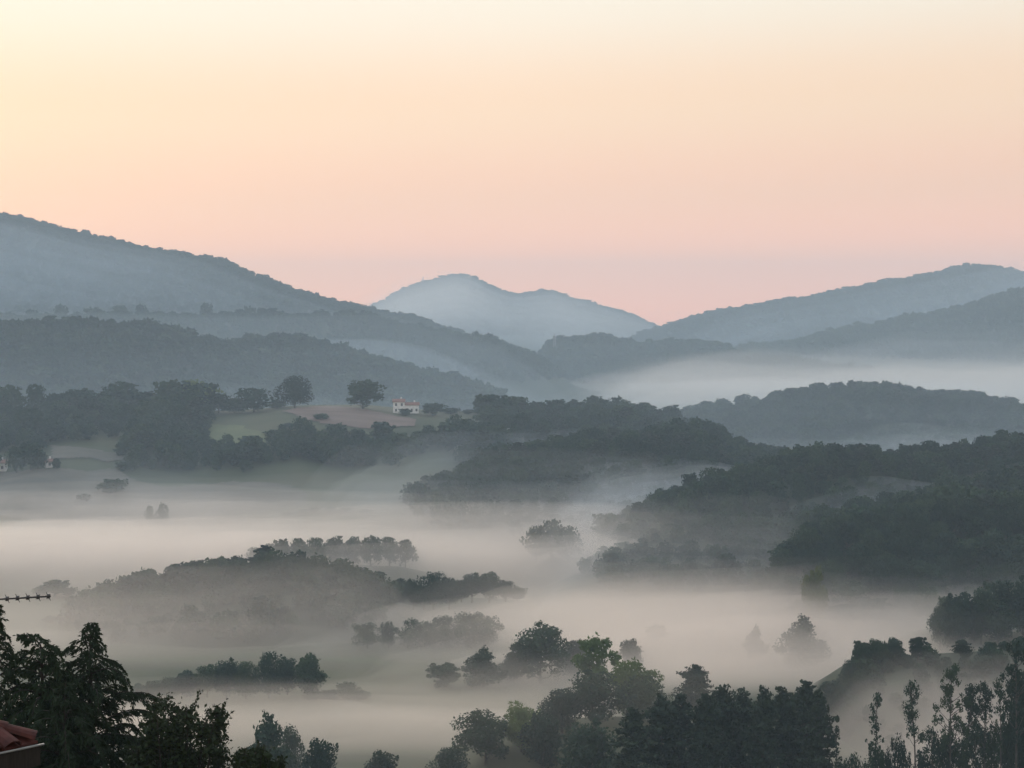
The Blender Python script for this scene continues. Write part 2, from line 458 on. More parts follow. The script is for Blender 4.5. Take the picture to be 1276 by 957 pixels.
def trunk_limbs(rng, H, top, spread, r0, nl):
    mb = MB()
    lean = rng.normal(size=2) * 0.03 * H
    pts = [(lean[0] * t * t + 0.08 * math.sin(5 * t), lean[1] * t * t, H * top * t - 0.6 * (t == 0)) for t in np.linspace(0, 1, 6)]
    mb.tube(pts, [r0 * (1.25 if k == 0 else 1) * (1 - 0.8 * k / 5) for k in range(6)], 7)
    for k in range(nl):
        t = 0.3 + 0.55 * k / nl
        p = np.array(pts[int(t * 5)])
        a = k * 2.4 + rng.random()
        e = p + np.array([math.cos(a) * spread, math.sin(a) * spread, H * (0.22 + 0.12 * rng.random())]) * (0.55 + 0.4 * rng.random())
        mid = (p + e) / 2 + np.array([0, 0, -0.05 * H])
        mb.tube([p, mid, e], [r0 * 0.45, r0 * 0.3, r0 * 0.1], 5)
    return mb
LODN = {'near': (5200, 0.30), 'mid': (900, 0.68), 'far': (150, 1.55)}

def broadleaf(kind, seed, Hh, Ww, low, nb, mat, flat=1.0, pointy=0.0, dens=1.0, br=(0.24, 0.40), lods=('near', 'mid', 'far')):
    rng = np.random.default_rng(seed)
    blobs = []
    cz0, cz1 = Hh * low, Hh
    side = rng.uniform(0, 6.28)
    for k in range(nb):
        t = (k + 0.5) / nb
        z = cz0 + (cz1 - cz0) * (0.10 + 0.80 * t) + rng.normal() * 0.05 * Hh
        env = math.sin(math.pi * min(1, (0.18 + 0.74 * t))) ** 0.6
        env = env * (1 - pointy) + pointy * (1.02 - t) * 1.15
        a = k * 2.399 + rng.random() * 0.9
        rr = Ww / 2 * env * (1 + 0.16 * math.cos(a - side) + 0.12 * math.cos(3 * a + side))
        br_ = Ww * (br[0] * 0.75 + (br[1] - br[0] * 0.75) * rng.random()) * (0.55 + 0.45 * env) * 0.74
        q = max(0.0, rr - br_ * 0.75) * (0.45 + 0.65 * rng.random())
        z = min(max(z, cz0 + br_ * 0.5), Hh - br_ * 0.8)
        blobs.append(((q * math.cos(a), q * math.sin(a), z), (br_ * rng.uniform(.85, 1.2), br_ * rng.uniform(.85, 1.2), br_ * rng.uniform(.65, 1.0) * flat)))
    # twiggy outer sprays break the outline
    for k in range(int(nb * 2.2)):
        c, r = blobs[rng.integers(nb)]
        d = rng.normal(size=3); d[2] = d[2] * 0.6 + 0.35; d /= np.linalg.norm(d)
        rs = r[0] * (0.16 + 0.26 * rng.random())
        p = np.array(c) + d * np.array(r) * rng.uniform(0.9, 1.2)
        p[2] = min(p[2], Hh * 1.02)
        blobs.append((tuple(p), (rs, rs, rs * 0.9)))
    blobs.append(((0, 0, Hh * (low + 0.42)), (Ww * 0.26, Ww * 0.26, Hh * 0.27)))
    out = {}
    for l in lods:
        n, s = LODN[l]
        out[l] = blob_leaves(blobs, int(n * dens), s * (Hh / 12), rng, 0.55)
    finish(kind, out, mat, trunk_limbs(rng, Hh, low + 0.35, Ww * 0.35, 0.028 * Hh, 6), M['bark'], Hh, Ww)

broadleaf('oak_a', 21, 12, 11.5, 0.14, 16, M['leaf'])
broadleaf('oak_b', 22, 12, 9.5, 0.16, 15, M['leaf'])
broadleaf('oak_c', 23, 12, 13.5, 0.12, 20, M['leaf'], br=(0.2, 0.34))
broadleaf('tall_a', 24, 14, 8.5, 0.14, 15, M['leaf'])
broadleaf('conical', 25, 12, 10, 0.04, 18, M['leaf'], pointy=0.75, lods=('near', 'mid'))
broadleaf('pale_oak', 26, 13, 12, 0.15, 17, M['leaf_light'], lods=('near', 'mid'))
broadleaf('airy', 27, 14, 11, 0.2, 13, M['leaf_light'], dens=0.5, br=(0.14, 0.22), lods=('near',))
broadleaf('yellowing', 28, 9, 7, 0.12, 11, M['leaf_yellow'], lods=('near', 'mid'))
broadleaf('bush', 29, 4, 5.5, 0.0, 8, M['leaf'], lods=('near', 'mid'))

def pine(kind, seed, Hh, Ww, low, mat, lods=('near', 'mid')):
    rng = np.random.default_rng(seed)
    blobs = []; mb = MB()
    lean = rng.normal(size=2) * 0.02 * Hh
    px_ = lambda z: np.array([lean[0] * (z / Hh) ** 2, lean[1] * (z / Hh) ** 2, z])
    zz = np.linspace(-0.6, Hh * 0.97, 9)
    mb.tube([px_(z) for z in zz], [0.022 * Hh * (1.15 - z / Hh) for z in zz], 7)
    nl = 24
    for k in range(nl):
        t = (k + 0.5 * rng.random()) / nl
        z = Hh * (low + (0.98 - low) * t)
        L = Ww / 2 * (1.06 - t) ** 0.62 * (0.55 + 0.45 * min(1, 0.3 + 3.0 * t)) * (0.6 + 0.65 * rng.random())
        for j in range(4 if t < 0.85 else 3):
            a = j * 1.57 + k * 1.1 + rng.random() * 0.9
            l = L * (0.45 + 0.75 * rng.random())
            b0 = px_(z + rng.normal() * 0.15); e = b0 + np.array([math.cos(a) * l, math.sin(a) * l, l * (0.05 + 0.45 * t + 0.1 * rng.normal())])
            mb.tube([b0, (b0 + e) / 2 + np.array([0, 0, -0.06 * l]), e], [0.05, 0.035, 0.015], 4)
            for q in (0.55, 1.0):
                rb = (0.32 + 0.36 * rng.random()) * Ww / 6.0 * (1.0 if t < 0.85 else 0.7)
                blobs.append((tuple(b0 + (e - b0) * q + np.array([0, 0, 0.1 + 0.15 * rng.normal()])), (rb * 1.35, rb * 1.35, rb * (0.65 + 0.4 * rng.random()))))
    blobs.append((tuple(px_(Hh * 0.97)), (0.35, 0.35, Hh * 0.04)))
    out = {}
    for l in lods:
        n, s = {'near': (7500, 0.20), 'mid': (1000, 0.55), 'far': (160, 1.3)}[l]
        out[l] = blob_leaves(blobs, n, s * (Hh / 14), rng, 0.85, 1.2)
    finish(kind, out, mat, mb, M['bark'], Hh, Ww)
pine('pine_a', 31, 17, 6.2, 0.30, M['needle'])
pine('pine_b', 32, 16, 7.0, 0.38, M['needle'])
pine('pine_c', 33, 18, 6.5, 0.10, M['needle'])

def tufted(kind, seed, Hh, Ww, low, nb, mat, n=1800):
    rng = np.random.default_rng(seed)
    mb = MB(); blobs = []
    kx = rng.normal(size=2) * 0.5
    c = lambda z: np.array([kx[0] * math.sin(z / Hh * 4), kx[1] * math.sin(z / Hh * 3), z])
    zz = np.linspace(-0.6, Hh * 0.96, 12)
    mb.tube([c(z) for z in zz], [0.011 * Hh * (1.12 - z / Hh) + 0.015 for z in zz], 6)
    for k in range(nb):
        t = (k + rng.random()) / nb
        z = Hh * (low + (0.95 - low) * t)
        a = rng.random() * 6.28
        l = Ww / 2 * (0.3 + 0.85 * rng.random()) * (1.1 - 0.6 * t)
        p = c(z); e = p + np.array([math.cos(a) * l, math.sin(a) * l, 0.55 * l])
        mb.tube([p, e], [0.05, 0.02], 4)
        rb = 0.32 + 0.6 * rng.random() ** 1.4
        blobs.append((tuple(e), (rb, rb, rb * 0.9)))
        if rng.random() < 0.3:
            blobs.append((tuple(p + np.array([0, 0, 0.3])), (rb * 0.7, rb * 0.7, rb)))
    finish(kind, {'near': blob_leaves(blobs, n, 0.16, rng, 0.95, 1.2)}, mat, mb, M['bark'], Hh, Ww)
tufted('tufted_a', 41, 18, 3.4, 0.56, 24, M['leaf'], 1500)
tufted('tufted_b', 42, 18, 6.0, 0.46, 40, M['leaf'], 3000)
tufted('tufted_c', 43, 15, 3.0, 0.45, 18, M['leaf'], 750)
tufted('tufted_d', 44, 17, 5.0, 0.50, 30, M['leaf'], 2300)

TREES = []
def plant(kind, x, y, H, Wd, label, group=None, lod='near', name=None, rz=None, mats=None):
    pr = PROTO[kind]
    if lod not in pr['crown']:
        lod = list(pr['crown'])[-1]
    g = float(G(x, y))
    sz = H / pr['H']; sw = Wd / pr['W']
    n = name or {'pine': 'pine_tree', 'bush': 'bush', 'tuft': 'slender_tree', 'coni': 'conical_tree'}.get(kind[:4], 'broadleaf_tree')
    e = empty(n, (x, y, g - 0.25), random.random() * 6.28 if rz is None else rz, (sw, sw, sz))
    tag(e, label, 'bush' if n == 'bush' else 'tree', group)
    for nm, me in (('trunk', pr['trunk']), ('crown', pr['crown'][lod])):
        o = bpy.data.objects.new(nm, me)
        COL.objects.link(o); o.parent = e
        if nm == 'crown': e_crown = o
    TREES.append((e, e_crown))
    return e
def tree_at(kind, px, topy, D, wpx, label, group=None, lod=None, **k):
    """a tree whose top is seen at px, topy from the photograph's viewpoint, standing at distance D"""
    q = P(px, topy, D)
    g = float(G(q[0], q[1]))
    H = max(2.0, q[2] - g + 0.2)
    lod = lod or ('near' if D < 460 else 'mid')
    return plant(kind, q[0], q[1], H, wpx * D / F * 1.05, label, group, lod, **k)

# --- the row of round trees on the farm hill and the lone tree by the house
tree_at('oak_a', 452, 473, 780, 50, 'dark round lone tree on the hilltop beside the white farmhouse')
tree_at('oak_c', 367, 468, 786, 50, 'large round tree ending the hilltop row above the brown field', lod='near')
GRP = 'round trees in the hilltop row'
LAB = 'dark round tree in the dense hilltop row behind the pasture'
for px, ty, w in ((316, 483, 58), (272, 490, 40), (292, 497, 36), (240, 476, 62), (212, 474, 44), (150, 476, 58), (100, 484, 46), (72, 490, 36), (182, 488, 44), (45, 478, 32), (10, 480, 44), (-22, 482, 44), (125, 492, 40), (345, 499, 30)):
    tree_at(random.choice(['oak_a', 'oak_b', 'oak_c']), px, ty, 792 + random.uniform(-14, 10), w, LAB, GRP)
tree_at('oak_a', 539, 502, 780, 34, 'round tree standing hard against the white farmhouse')
tree_at('oak_b', 505, 509, 772, 17, 'small tree in front of the white farmhouse wall')
for px, ty, w in ((562, 508, 26), (585, 510, 24), (608, 506, 20), (640, 494, 40), (672, 503, 36), (695, 498, 40), (722, 501, 38), (750, 503, 36), (775, 508, 32), (798, 514, 28), (712, 508, 30), (660, 507, 24)):
    tree_at(random.choice(['oak_a', 'oak_b', 'oak_c']), px, ty, 800 + random.uniform(-10, 10), w, 'rounded tree in the grove running down from the farmhouse', 'trees of the grove beside the farmhouse')
tree_at('pale_oak', 246, 473, 784, 46, 'lighter green tree standing out of the hilltop row', lod='mid')
for px, ty, w, kd in ((962, 489, 20, 'tall_a'), (985, 484, 18, 'pine_b'), (1003, 480, 20, 'tall_a'), (1024, 477, 22, 'oak_b'), (1045, 476, 22, 'oak_b'), (1062, 474, 20, 'pine_b'), (1082, 476, 22, 'oak_b'), (1102, 475, 20, 'tall_a'), (1122, 480, 22, 'oak_b'), (1146, 482, 20, 'pine_b'), (1172, 485, 22, 'oak_b'), (1188, 487, 18, 'pine_b'), (1212, 487, 22, 'oak_b'), (1238, 491, 22, 'tall_a'), (1258, 495, 22, 'oak_b')):
    tree_at(kd, px, ty, 1000 + random.uniform(-6, 6), w, 'separate treetop on the crest of the ridge beyond the dark hills', 'treetops along the far crest', lod='mid')
# scattered trees and bushes below the house
for px, ty, w, D in ((400, 515, 22, 745), (425, 538, 24, 715), (448, 535, 26, 710), (474, 522, 30, 715), (500, 536, 24, 700), (385, 535, 26, 715), (360, 530, 30, 730), (340, 540, 26, 720), (520, 545, 26, 700), (545, 540, 28, 710), (575, 540, 26, 720), (605, 545, 24, 720), (372, 552, 26, 690), (410, 550, 28, 690), (440, 555, 26, 690), (300, 560, 26, 680), (288, 548, 12, 690)):
    tree_at(random.choice(['oak_a', 'oak_b', 'tall_a', 'conical']), px, ty, D, w, 'small tree on the grassy slope below the farmhouse', 'small trees dotted below the farmhouse', lod='mid')
# foot of the farm hill, half lost in mist
tree_at('oak_b', 140, 597, 640, 40, 'misty round tree at the edge of the pale field')
tree_at('tall_a', 105, 614, 630, 16, 'small faint tree beside the misty round tree')
for px, ty, w in ((186, 630, 12), (202, 627, 18)):
    tree_at('oak_c', px, ty, 600, w, 'tiny fog-dimmed bush on the pale field', 'pair of tiny bushes on the pale field', lod='mid')
for px, ty, w in ((20, 556, 24), (38, 550, 34), (-16, 548, 34), (48, 562, 24), (70, 571, 12)):
    tree_at('oak_a', px, ty, 664, w, 'dark tree around the half-hidden cottages', 'trees around the half-hidden cottages', lod='mid')
for px, ty, w in ((360, 640, 20), (378, 636, 22), (392, 641, 20), (412, 636, 20), (430, 640, 18), (455, 637, 22)):
    tree_at('oak_b', px, ty, 610, w, 'faint tree drowning in the bright fog', 'faint trees in the bright fog', lod='mid')

# --- fog-wrapped spur on the left
for px, ty, w in ((345, 694, 30), (362, 697, 26), (330, 701, 24), (385, 704, 30), (404, 708, 22)):
    tree_at(random.choice(['oak_a', 'oak_b', 'tall_a']), px, ty, 434, w, 'dark leafy tree crowning the fog-wrapped spur', 'trees crowning the fog-wrapped spur')
for px, ty, w in ((84, 772, 26), (100, 757, 28), (118, 748, 30), (140, 743, 32), (160, 738, 34), (186, 728, 34), (205, 722, 32), (228, 718, 30), (250, 716, 34), (275, 712, 34), (300, 711, 32), (320, 709, 28), (425, 721, 30), (450, 724, 30), (470, 727, 26), (488, 738, 22), (64, 782, 24)):
    tree_at(random.choice(['oak_a', 'oak_b', 'oak_c']), px, ty, 444 + random.uniform(-6, 6), w, 'mist-greyed tree along the back of the spur', 'trees along the spur')
for px, ty, w in ((515, 722, 30), (540, 713, 44), (560, 720, 36), (528, 730, 30)):
    tree_at(random.choice(['oak_a', 'oak_c']), px, ty, 440, w, 'dark bushy tree of the clump standing clear of the fog', 'dark clump at the end of the spur')
for px, ty, w in ((588, 714, 40), (610, 713, 36), (630, 724, 34), (575, 722, 26), (645, 732, 24)):
    tree_at(random.choice(['oak_a', 'oak_b']), px, ty, 452, w, 'greyer tree behind the dark clump on the spur', 'greyer trees at the end of the spur')
for px, ty, w in ((514, 772, 26), (484, 774, 12), (555, 768, 28), (585, 764, 34), (604, 768, 22), (536, 776, 16), (458, 776, 22)):
    tree_at('bush', px, ty, 388, w * 2.0, 'low grey bush half sunk in the fog', 'low bushes half sunk in the fog', lod='near')
# trees sunk in the bright bank
for px, ty, w in ((335, 677, 24), (352, 672, 24), (372, 671, 26), (395, 670, 26), (418, 669, 26), (440, 670, 26), (462, 668, 26), (485, 669, 24), (505, 672, 22), (318, 682, 20)):
    tree_at(random.choice(['oak_a', 'oak_b']), px, ty, 510 + random.uniform(-4, 4), w * 1.25, 'pale tree of the long row drowned in fog', 'row of fog-drowned trees', lod='mid')
for px, ty, w in ((688, 648, 44), (668, 656, 36), (708, 656, 36)):
    tree_at('oak_c', px, ty, 532, w, 'tree of the dome-shaped clump rising from bright fog', 'dome-shaped clump in the bright fog', lod='mid')
for px, ty, w in ((68, 721, 26), (52, 730, 22), (85, 732, 20), (186, 706, 24), (172, 712, 18), (205, 714, 22), (250, 698, 18), (272, 694, 20), (296, 690, 20)):
    tree_at(random.choice(['oak_b', 'tall_a']), px, ty, 486, w * 1.2, 'ghostly pale tree barely showing through the bright fog', 'ghostly trees in the bright fog', lod='mid')

# --- row in mid fog, left of centre
for px, ty, w in ((190, 848, 24), (212, 843, 26), (232, 836, 30), (258, 828, 34), (282, 822, 32), (306, 824, 30), (335, 812, 34), (358, 820, 30), (385, 815, 34), (172, 852, 22)):
    tree_at(random.choice(['oak_a', 'oak_b', 'oak_c']), px, ty, 321 + random.uniform(-3, 3), w * 1.25, 'grey-green tree in the straight row above the near fog', 'straight row of trees above the near fog')
for px, ty, w in ((432, 850, 34), (408, 862, 30), (450, 866, 24), (390, 868, 26)):
    tree_at('oak_c', px, ty, 318, w, 'dim rounded tree almost swallowed by the near fog', 'dim trees in the near fog')
# --- centre group
tree_at('tall_a', 556, 824, 332, 42, 'smallest of three grey trees standing in a line in fog')
tree_at('conical', 603, 806, 332, 58, 'middle-sized of three grey trees standing in a line in fog')
tree_at('oak_a', 674, 779, 336, 76, 'largest of three grey trees standing in a line in fog')
tree_at('oak_b', 640, 812, 338, 40, 'low tree joining the three grey trees in fog')
tree_at('airy', 742, 784, 312, 62, 'airy yellow-green tree with gaps in its crown')
tree_at('oak_b', 716, 798, 342, 46, 'faint grey tree just behind the airy yellow-green tree')
tree_at('oak_b', 786, 796, 345, 30, 'faint small tree to the side of the airy yellow-green tree')
tree_at('tall_a', 820, 778, 395, 30, 'very faint tall tree in the fog beyond the green thicket')
tree_at('conical', 1000, 767, 360, 66, 'broad conical tree standing alone in the fog')
tree_at('conical', 942, 779, 372, 30, 'faint narrow conical tree near the broad conical tree')
tree_at('pine_b', 866, 830, 285, 54, 'bushy grey pine standing behind the dark pines')
# --- big green thicket
tree_at('pale_oak', 786, 819, 262, 66, 'bright green rounded tree topping the near thicket')
tree_at('oak_a', 742, 838, 252, 84, 'big dark green tree in the middle of the near thicket')
tree_at('oak_c', 800, 842, 256, 70, 'dark green tree below the bright green rounded tree')
tree_at('oak_b', 700, 860, 250, 56, 'mid green tree between the thicket and the pale-topped trees')
tree_at('pale_oak', 650, 876, 246, 56, 'lighter green tree in the lower part of the thicket')
tree_at('oak_a', 605, 886, 244, 76, 'rounded dark tree at the open end of the thicket')
tree_at('oak_b', 676, 888, 240, 60, 'dark tree in front of the lighter green tree of the thicket')
tree_at('oak_c', 560, 931, 236, 56, 'low bushy tree trailing off the end of the thicket')
tree_at('oak_a', 730, 900, 232, 80, 'deep green tree at the foot of the thicket')
# --- dark pines
for k, (px, ty, w, kd) in enumerate(((788, 882, 54, 'pine_c'), (822, 868, 50, 'pine_b'), (848, 864, 50, 'pine_c'), (880, 868, 44, 'pine_b'), (904, 856, 52, 'pine_b'), (924, 862, 46, 'pine_a'), (950, 858, 42, 'pine_b'), (978, 857, 44, 'pine_a'), (1003, 847, 50, 'pine_c'), (1020, 860, 42, 'pine_c'))):
    tree_at(kd, px, ty, 216 + (k % 3) * 5, w * 1.3, 'tall dark pine in the close-standing group', 'close group of dark pines')
tree_at('tufted_c', 1042, 905, 214, 16, 'thin spindly sapling beside the dark pines')
# --- near trees bottom left
tree_at('conical', 333, 888, 232, 76, 'broad grey-green tree rising behind the garden shrubs')
tree_at('oak_b', 398, 921, 226, 46, 'small rounded tree next to the broad grey-green tree')
tree_at('oak_b', 476, 936, 232, 44, 'lone round treetop poking out of the near fog')
tree_at('oak_c', 362, 905, 240, 40, 'side crown leaning on the broad grey-green tree')
# --- hedge on the misty rise
tree_at('tall_a', 1072, 794, 289, 26, 'upright tree at the open end of the short hedge')
tree_at('oak_b', 1090, 796, 290, 24, 'second upright tree in the short hedge')
tree_at('oak_b', 1114, 795, 290, 30, 'round tree in the short hedge on the misty rise')
tree_at('oak_a', 1100, 801, 289, 30, 'low tree filling the short hedge')
tree_at('tall_a', 1144, 790, 292, 22, 'small pointed tree apart from the short hedge')
for px, ty, w, D in ((1058, 822, 30, 284), (1046, 856, 34, 281), (1072, 836, 36, 282), (1034, 890, 34, 278), (1052, 884, 34, 276)):
    tree_at('oak_c', px, ty, D, w, 'fog-greyed tree at the sloping end of the misty rise', 'trees at the end of the misty rise')
# --- dark clump on the near knoll
for px, ty, w in ((1180, 743, 34), (1172, 756, 30), (1200, 732, 40), (1224, 730, 40), (1250, 723, 46), (1276, 720, 44), (1306, 720, 46), (1190, 756, 40), (1215, 752, 44), (1245, 750, 48), (1280, 750, 50)):
    tree_at(random.choice(['oak_a', 'oak_b', 'tall_a']), px, ty, 350 + random.uniform(-7, 5), w, 'dark tree of the clump on the near knoll', 'dark clump on the near knoll')
# --- slender near trees on the right
tree_at('tufted_a', 1137, 843, 205, 24, 'slender dark tree with ragged tufts leaning over the fog')
tree_at('tufted_b', 1187, 827, 208, 42, 'taller leafy slender tree with a broken crown')
tree_at('tufted_d', 1210, 850, 210, 40, 'slender tree close beside the taller broken-crowned tree')
tree_at('tufted_c', 1092, 864, 212, 22, 'thin pale slender tree standing nearest the dark pines')
tree_at('tufted_d', 1228, 848, 206, 34, 'slender tree with small round tufts')
tree_at('tufted_b', 1266, 797, 206, 48, 'tallest slender tree with drooping dark foliage')
tree_at('oak_b', 1272, 836, 212, 50, 'dense leafy tree under the tallest slender tree')
tree_at('tufted_c', 1246, 845, 204, 20, 'thin tuft-headed tree beside the tallest slender tree')
tree_at('tufted_c', 1160, 905, 198, 20, 'short thin tree below the ragged slender tree')
tree_at('tufted_c', 1214, 912, 196, 26, 'short leafy sapling among the slender trees')
for px, ty, w in ((1090, 925, 36), (1118, 918, 40), (1180, 905, 46), (1205, 915, 50), (1238, 900, 44), (1262, 890, 50), (1150, 935, 50), (1062, 940, 40)):
    tree_at('bush', px, ty, 209, w, 'dim undergrowth bush between the slender trees', 'undergrowth between the slender trees', name='bush')
# --- wooded shoulder: its trees stand large enough to be told apart
tree_at('yellowing', 1014, 703, 402, 32, 'yellow-green tree at the foot of the dark wooded shoulder')
rr = np.random.default_rng(5)
def scatter(key, sp, zmin, back, pxr, seed, mask=None):
    H = HILLS[key]
    rng = np.random.default_rng(seed)
    xs = np.arange(H.x[0], H.x[-1], sp); ys = np.arange(-H.wb * back, 2.6 * H.wf, sp * 0.95)
    XX, OO = np.meshgrid(xs, ys, indexing='ij')
    XX = (XX + rng.uniform(-.45, .45, XX.shape) * sp).ravel(); OO = (OO + rng.uniform(-.45, .45, OO.shape) * sp).ravel()
    YY = H.yc(XX) - OO
    ZZ = H.h(XX, YY)
    top = ZZ.copy()
    for k2, H2 in HILLS.items():
        if k2 != key:
            top = np.maximum(top, H2.h(XX, YY))
    top = np.maximum(top, ground0(XX, YY))
    pxx, pyy = proj(XX, YY, ZZ)
    ok = (ZZ >= top - 0.5) & (ZZ > zmin) & (pxx > pxr[0]) & (pxx < pxr[1])
    if mask is not None:
        ok &= mask(pxx, pyy, XX, YY)
    return XX[ok], YY[ok], ZZ[ok], OO[ok]
def wood_individuals(key, sp, zmin, seed, nmax, label, group, kinds, hmean, pxr=(-60, 1340), lod='near'):
    x, y, z, o = scatter(key, sp, zmin, 0.12, pxr, seed)
    idx = np.argsort(y)[:nmax]
    rng = np.random.default_rng(seed + 1)
    for k in idx:
        hh = hmean * rng.uniform(0.8, 1.2)
        kd = kinds[rng.integers(len(kinds))]
        plant(kd, float(x[k]), float(y[k]), hh, hh * rng.uniform(0.75, 1.05), label, group, lod)
    return len(x)
n1 = wood_individuals('right_c', 6.2, 9, 61, 110, 'dark broadleaf tree of the dense wood covering the near shoulder', 'trees of the wooded shoulder', ['oak_a', 'oak_b', 'tall_a', 'oak_c'], 9.0)
print('shoulder', n1, 'trees', len(TREES))

# ------------------------------------------------------------------ far woods (reads as one mass): points with instanced crowns
def crown_object(kind, lod):
    """a crown that already stands in the scene, to be repeated in a wood"""
    me = PROTO[kind]['crown'][lod]
    for e, c in TREES:
        if c.data == me:
            return c
    return None
# make sure a far-detail crown exists for each kind that the distant hills use
for px, ty, kd in ((258, 378, 'oak_a'), (278, 388, 'oak_b'), (310, 382, 'oak_c'), (338, 383, 'tall_a')):
    q = P(px, ty, 1850)
    e = tree_at(kd, px, ty, 1850, 17, 'hazy round tree standing on the far hilltop', 'hazy trees along the far hilltop', lod='far')
for px, ty, kd, w in ((76, 380, 'oak_a', 18), (115, 383, 'oak_c', 22), (150, 381, 'oak_b', 20), (176, 380, 'oak_a', 16), (228, 390, 'oak_c', 18), (325, 384, 'oak_b', 12), (300, 384, 'tall_a', 12), (40, 386, 'oak_a', 18), (10, 389, 'oak_c', 20), (400, 386, 'oak_c', 20)):
    tree_at(kd, px, ty, 1850, w, 'hazy round tree standing on the far hilltop', 'hazy trees along the far hilltop', lod='far')

def wood_group(kinds, lod):
    key = 'wood_' + '_'.join(kinds) + lod
    if key in bpy.data.node_groups:
        return bpy.data.node_groups[key]
    ng = bpy.data.node_groups.new(key, 'GeometryNodeTree')
    ng.interface.new_socket('Geometry', in_out='INPUT', socket_type='NodeSocketGeometry')
    ng.interface.new_socket('Geometry', in_out='OUTPUT', socket_type='NodeSocketGeometry')
    N = ng.nodes; L = ng.links
    gi = N.new('NodeGroupInput'); go = N.new('NodeGroupOutput')
    g2i = N.new('GeometryNodeGeometryToInstance')
    for kd in reversed(kinds):
        oi = N.new('GeometryNodeObjectInfo'); oi.transform_space = 'ORIGINAL'
        oi.inputs['Object'].default_value = crown_object(kd, lod)
        L.new(oi.outputs['Geometry'], g2i.inputs[0])
    # Geometry to Instance joins its inputs, so keep kinds apart with one instancer each
    N.remove(g2i)
    jn = N.new('GeometryNodeJoinGeometry')
    pick = N.new('GeometryNodeInputNamedAttribute'); pick.data_type = 'INT'; pick.inputs['Name'].default_value = 'pick'
    rot = N.new('GeometryNodeInputNamedAttribute'); rot.data_type = 'FLOAT_VECTOR'; rot.inputs['Name'].default_value = 'rot'
    scl = N.new('GeometryNodeInputNamedAttribute'); scl.data_type = 'FLOAT_VECTOR'; scl.inputs['Name'].default_value = 'scl'
    for k, kd in enumerate(kinds):
        oi = N.new('GeometryNodeObjectInfo'); oi.transform_space = 'ORIGINAL'
        oi.inputs['Object'].default_value = crown_object(kd, lod)
        cmpn = N.new('FunctionNodeCompare'); cmpn.data_type = 'INT'; cmpn.operation = 'EQUAL'
        ci = [s for s in cmpn.inputs if s.type == 'INT']
        L.new(pick.outputs[0], ci[0]); ci[1].default_value = k
        ip = N.new('GeometryNodeInstanceOnPoints')
        L.new(gi.outputs[0], ip.inputs['Points']); L.new(cmpn.outputs[0], ip.inputs['Selection'])
        L.new(oi.outputs['Geometry'], ip.inputs['Instance'])
        L.new(rot.outputs[0], ip.inputs['Rotation']); L.new(scl.outputs[0], ip.inputs['Scale'])
        L.new(ip.outputs[0], jn.inputs[0])
    L.new(jn.outputs[0], go.inputs[0])
    return ng
NTREE = 0
def wood(key, sp, zmin, back, label, kinds=None, lod='mid', hmean=10.0, pxr=(-130, 1410), mask=None, skip_near=0, pts=None, wr=(0.8, 1.15)):
    global NTREE
    kinds = kinds or (('oak_a', 'oak_b', 'oak_c', 'tall_a', 'oak_b', 'pine_b', 'oak_c', 'oak_a') if lod == 'mid' else ('oak_a', 'oak_b', 'oak_c', 'tall_a'))
    seed = sum(ord(c) for c in key) * 13 + 5
    x, y, z, o = scatter(key, sp, zmin, back, pxr, seed, mask)
    if skip_near:
        idx = np.argsort(y)[skip_near:]
        x, y, z = x[idx], y[idx], z[idx]
    rng = np.random.default_rng(seed + 2)
    n = len(x); NTREE += n
    m = bpy.data.meshes.new('wood')
    m.from_pydata(np.stack([x, y, z - 0.4], -1).tolist(), [], [])
    big = 1 + 0.6 * fbm(x / 26, y / 26, seed)
    hh = hmean * rng.uniform(0.62, 1.3, n) * big
    pk = rng.integers(0, len(kinds), n)
    ph = np.array([PROTO[k]['H'] for k in kinds])[pk]; pw = np.array([PROTO[k]['W'] for k in kinds])[pk]
    sz = hh / ph; sw = hh * rng.uniform(*wr, n) / pw
    at = m.attributes.new('pick', 'INT', 'POINT'); at.data.foreach_set('value', pk.astype(np.int32))
    at = m.attributes.new('rot', 'FLOAT_VECTOR', 'POINT'); at.data.foreach_set('vector', np.stack([0 * x, 0 * x, rng.uniform(0, 6.28, n)], -1).ravel())
    at = m.attributes.new('scl', 'FLOAT_VECTOR', 'POINT'); at.data.foreach_set('vector', np.stack([sw, sw, sz], -1).ravel())
    ob = bpy.data.objects.new('wood', m); COL.objects.link(ob)
    md = ob.modifiers.new('trees', 'NODES'); md.node_group = wood_group(list(kinds), lod)
    tag(ob, label, 'wood', kind='stuff')
    print('wood', key, n)
    return ob
wood('right_c', 6.2, 9, 0.5, 'dense wood on the back of the near shoulder', skip_near=110, lod='mid', hmean=9)
wood('left_spur', 5.6, 10, 0.3, 'mist-greyed wood on the slope of the fog-wrapped spur', lod='mid', hmean=6.5, mask=lambda px, py, x, y: (px < 560))
wood('right_e', 4.6, 14, 0.2, 'dim scrub on the misty rise', lod='mid', hmean=3.2)
wood('right_b', 5.4, 5, 0.4, 'misty wood covering the low spur', lod='mid', hmean=7.2)
wood('right_a', 5.4, 10, 0.4, 'dark wood covering the long ridge out of the fog', lod='mid', hmean=7.2)
wood('centre_mid', 5.4, 8, 0.4, 'wood covering the rounded hill behind the bright fog', lod='mid', hmean=7.2)
wood('right_crest', 6.2, 12, 0.3, 'wood covering the ridge with separate treetops', lod='mid', hmean=8)
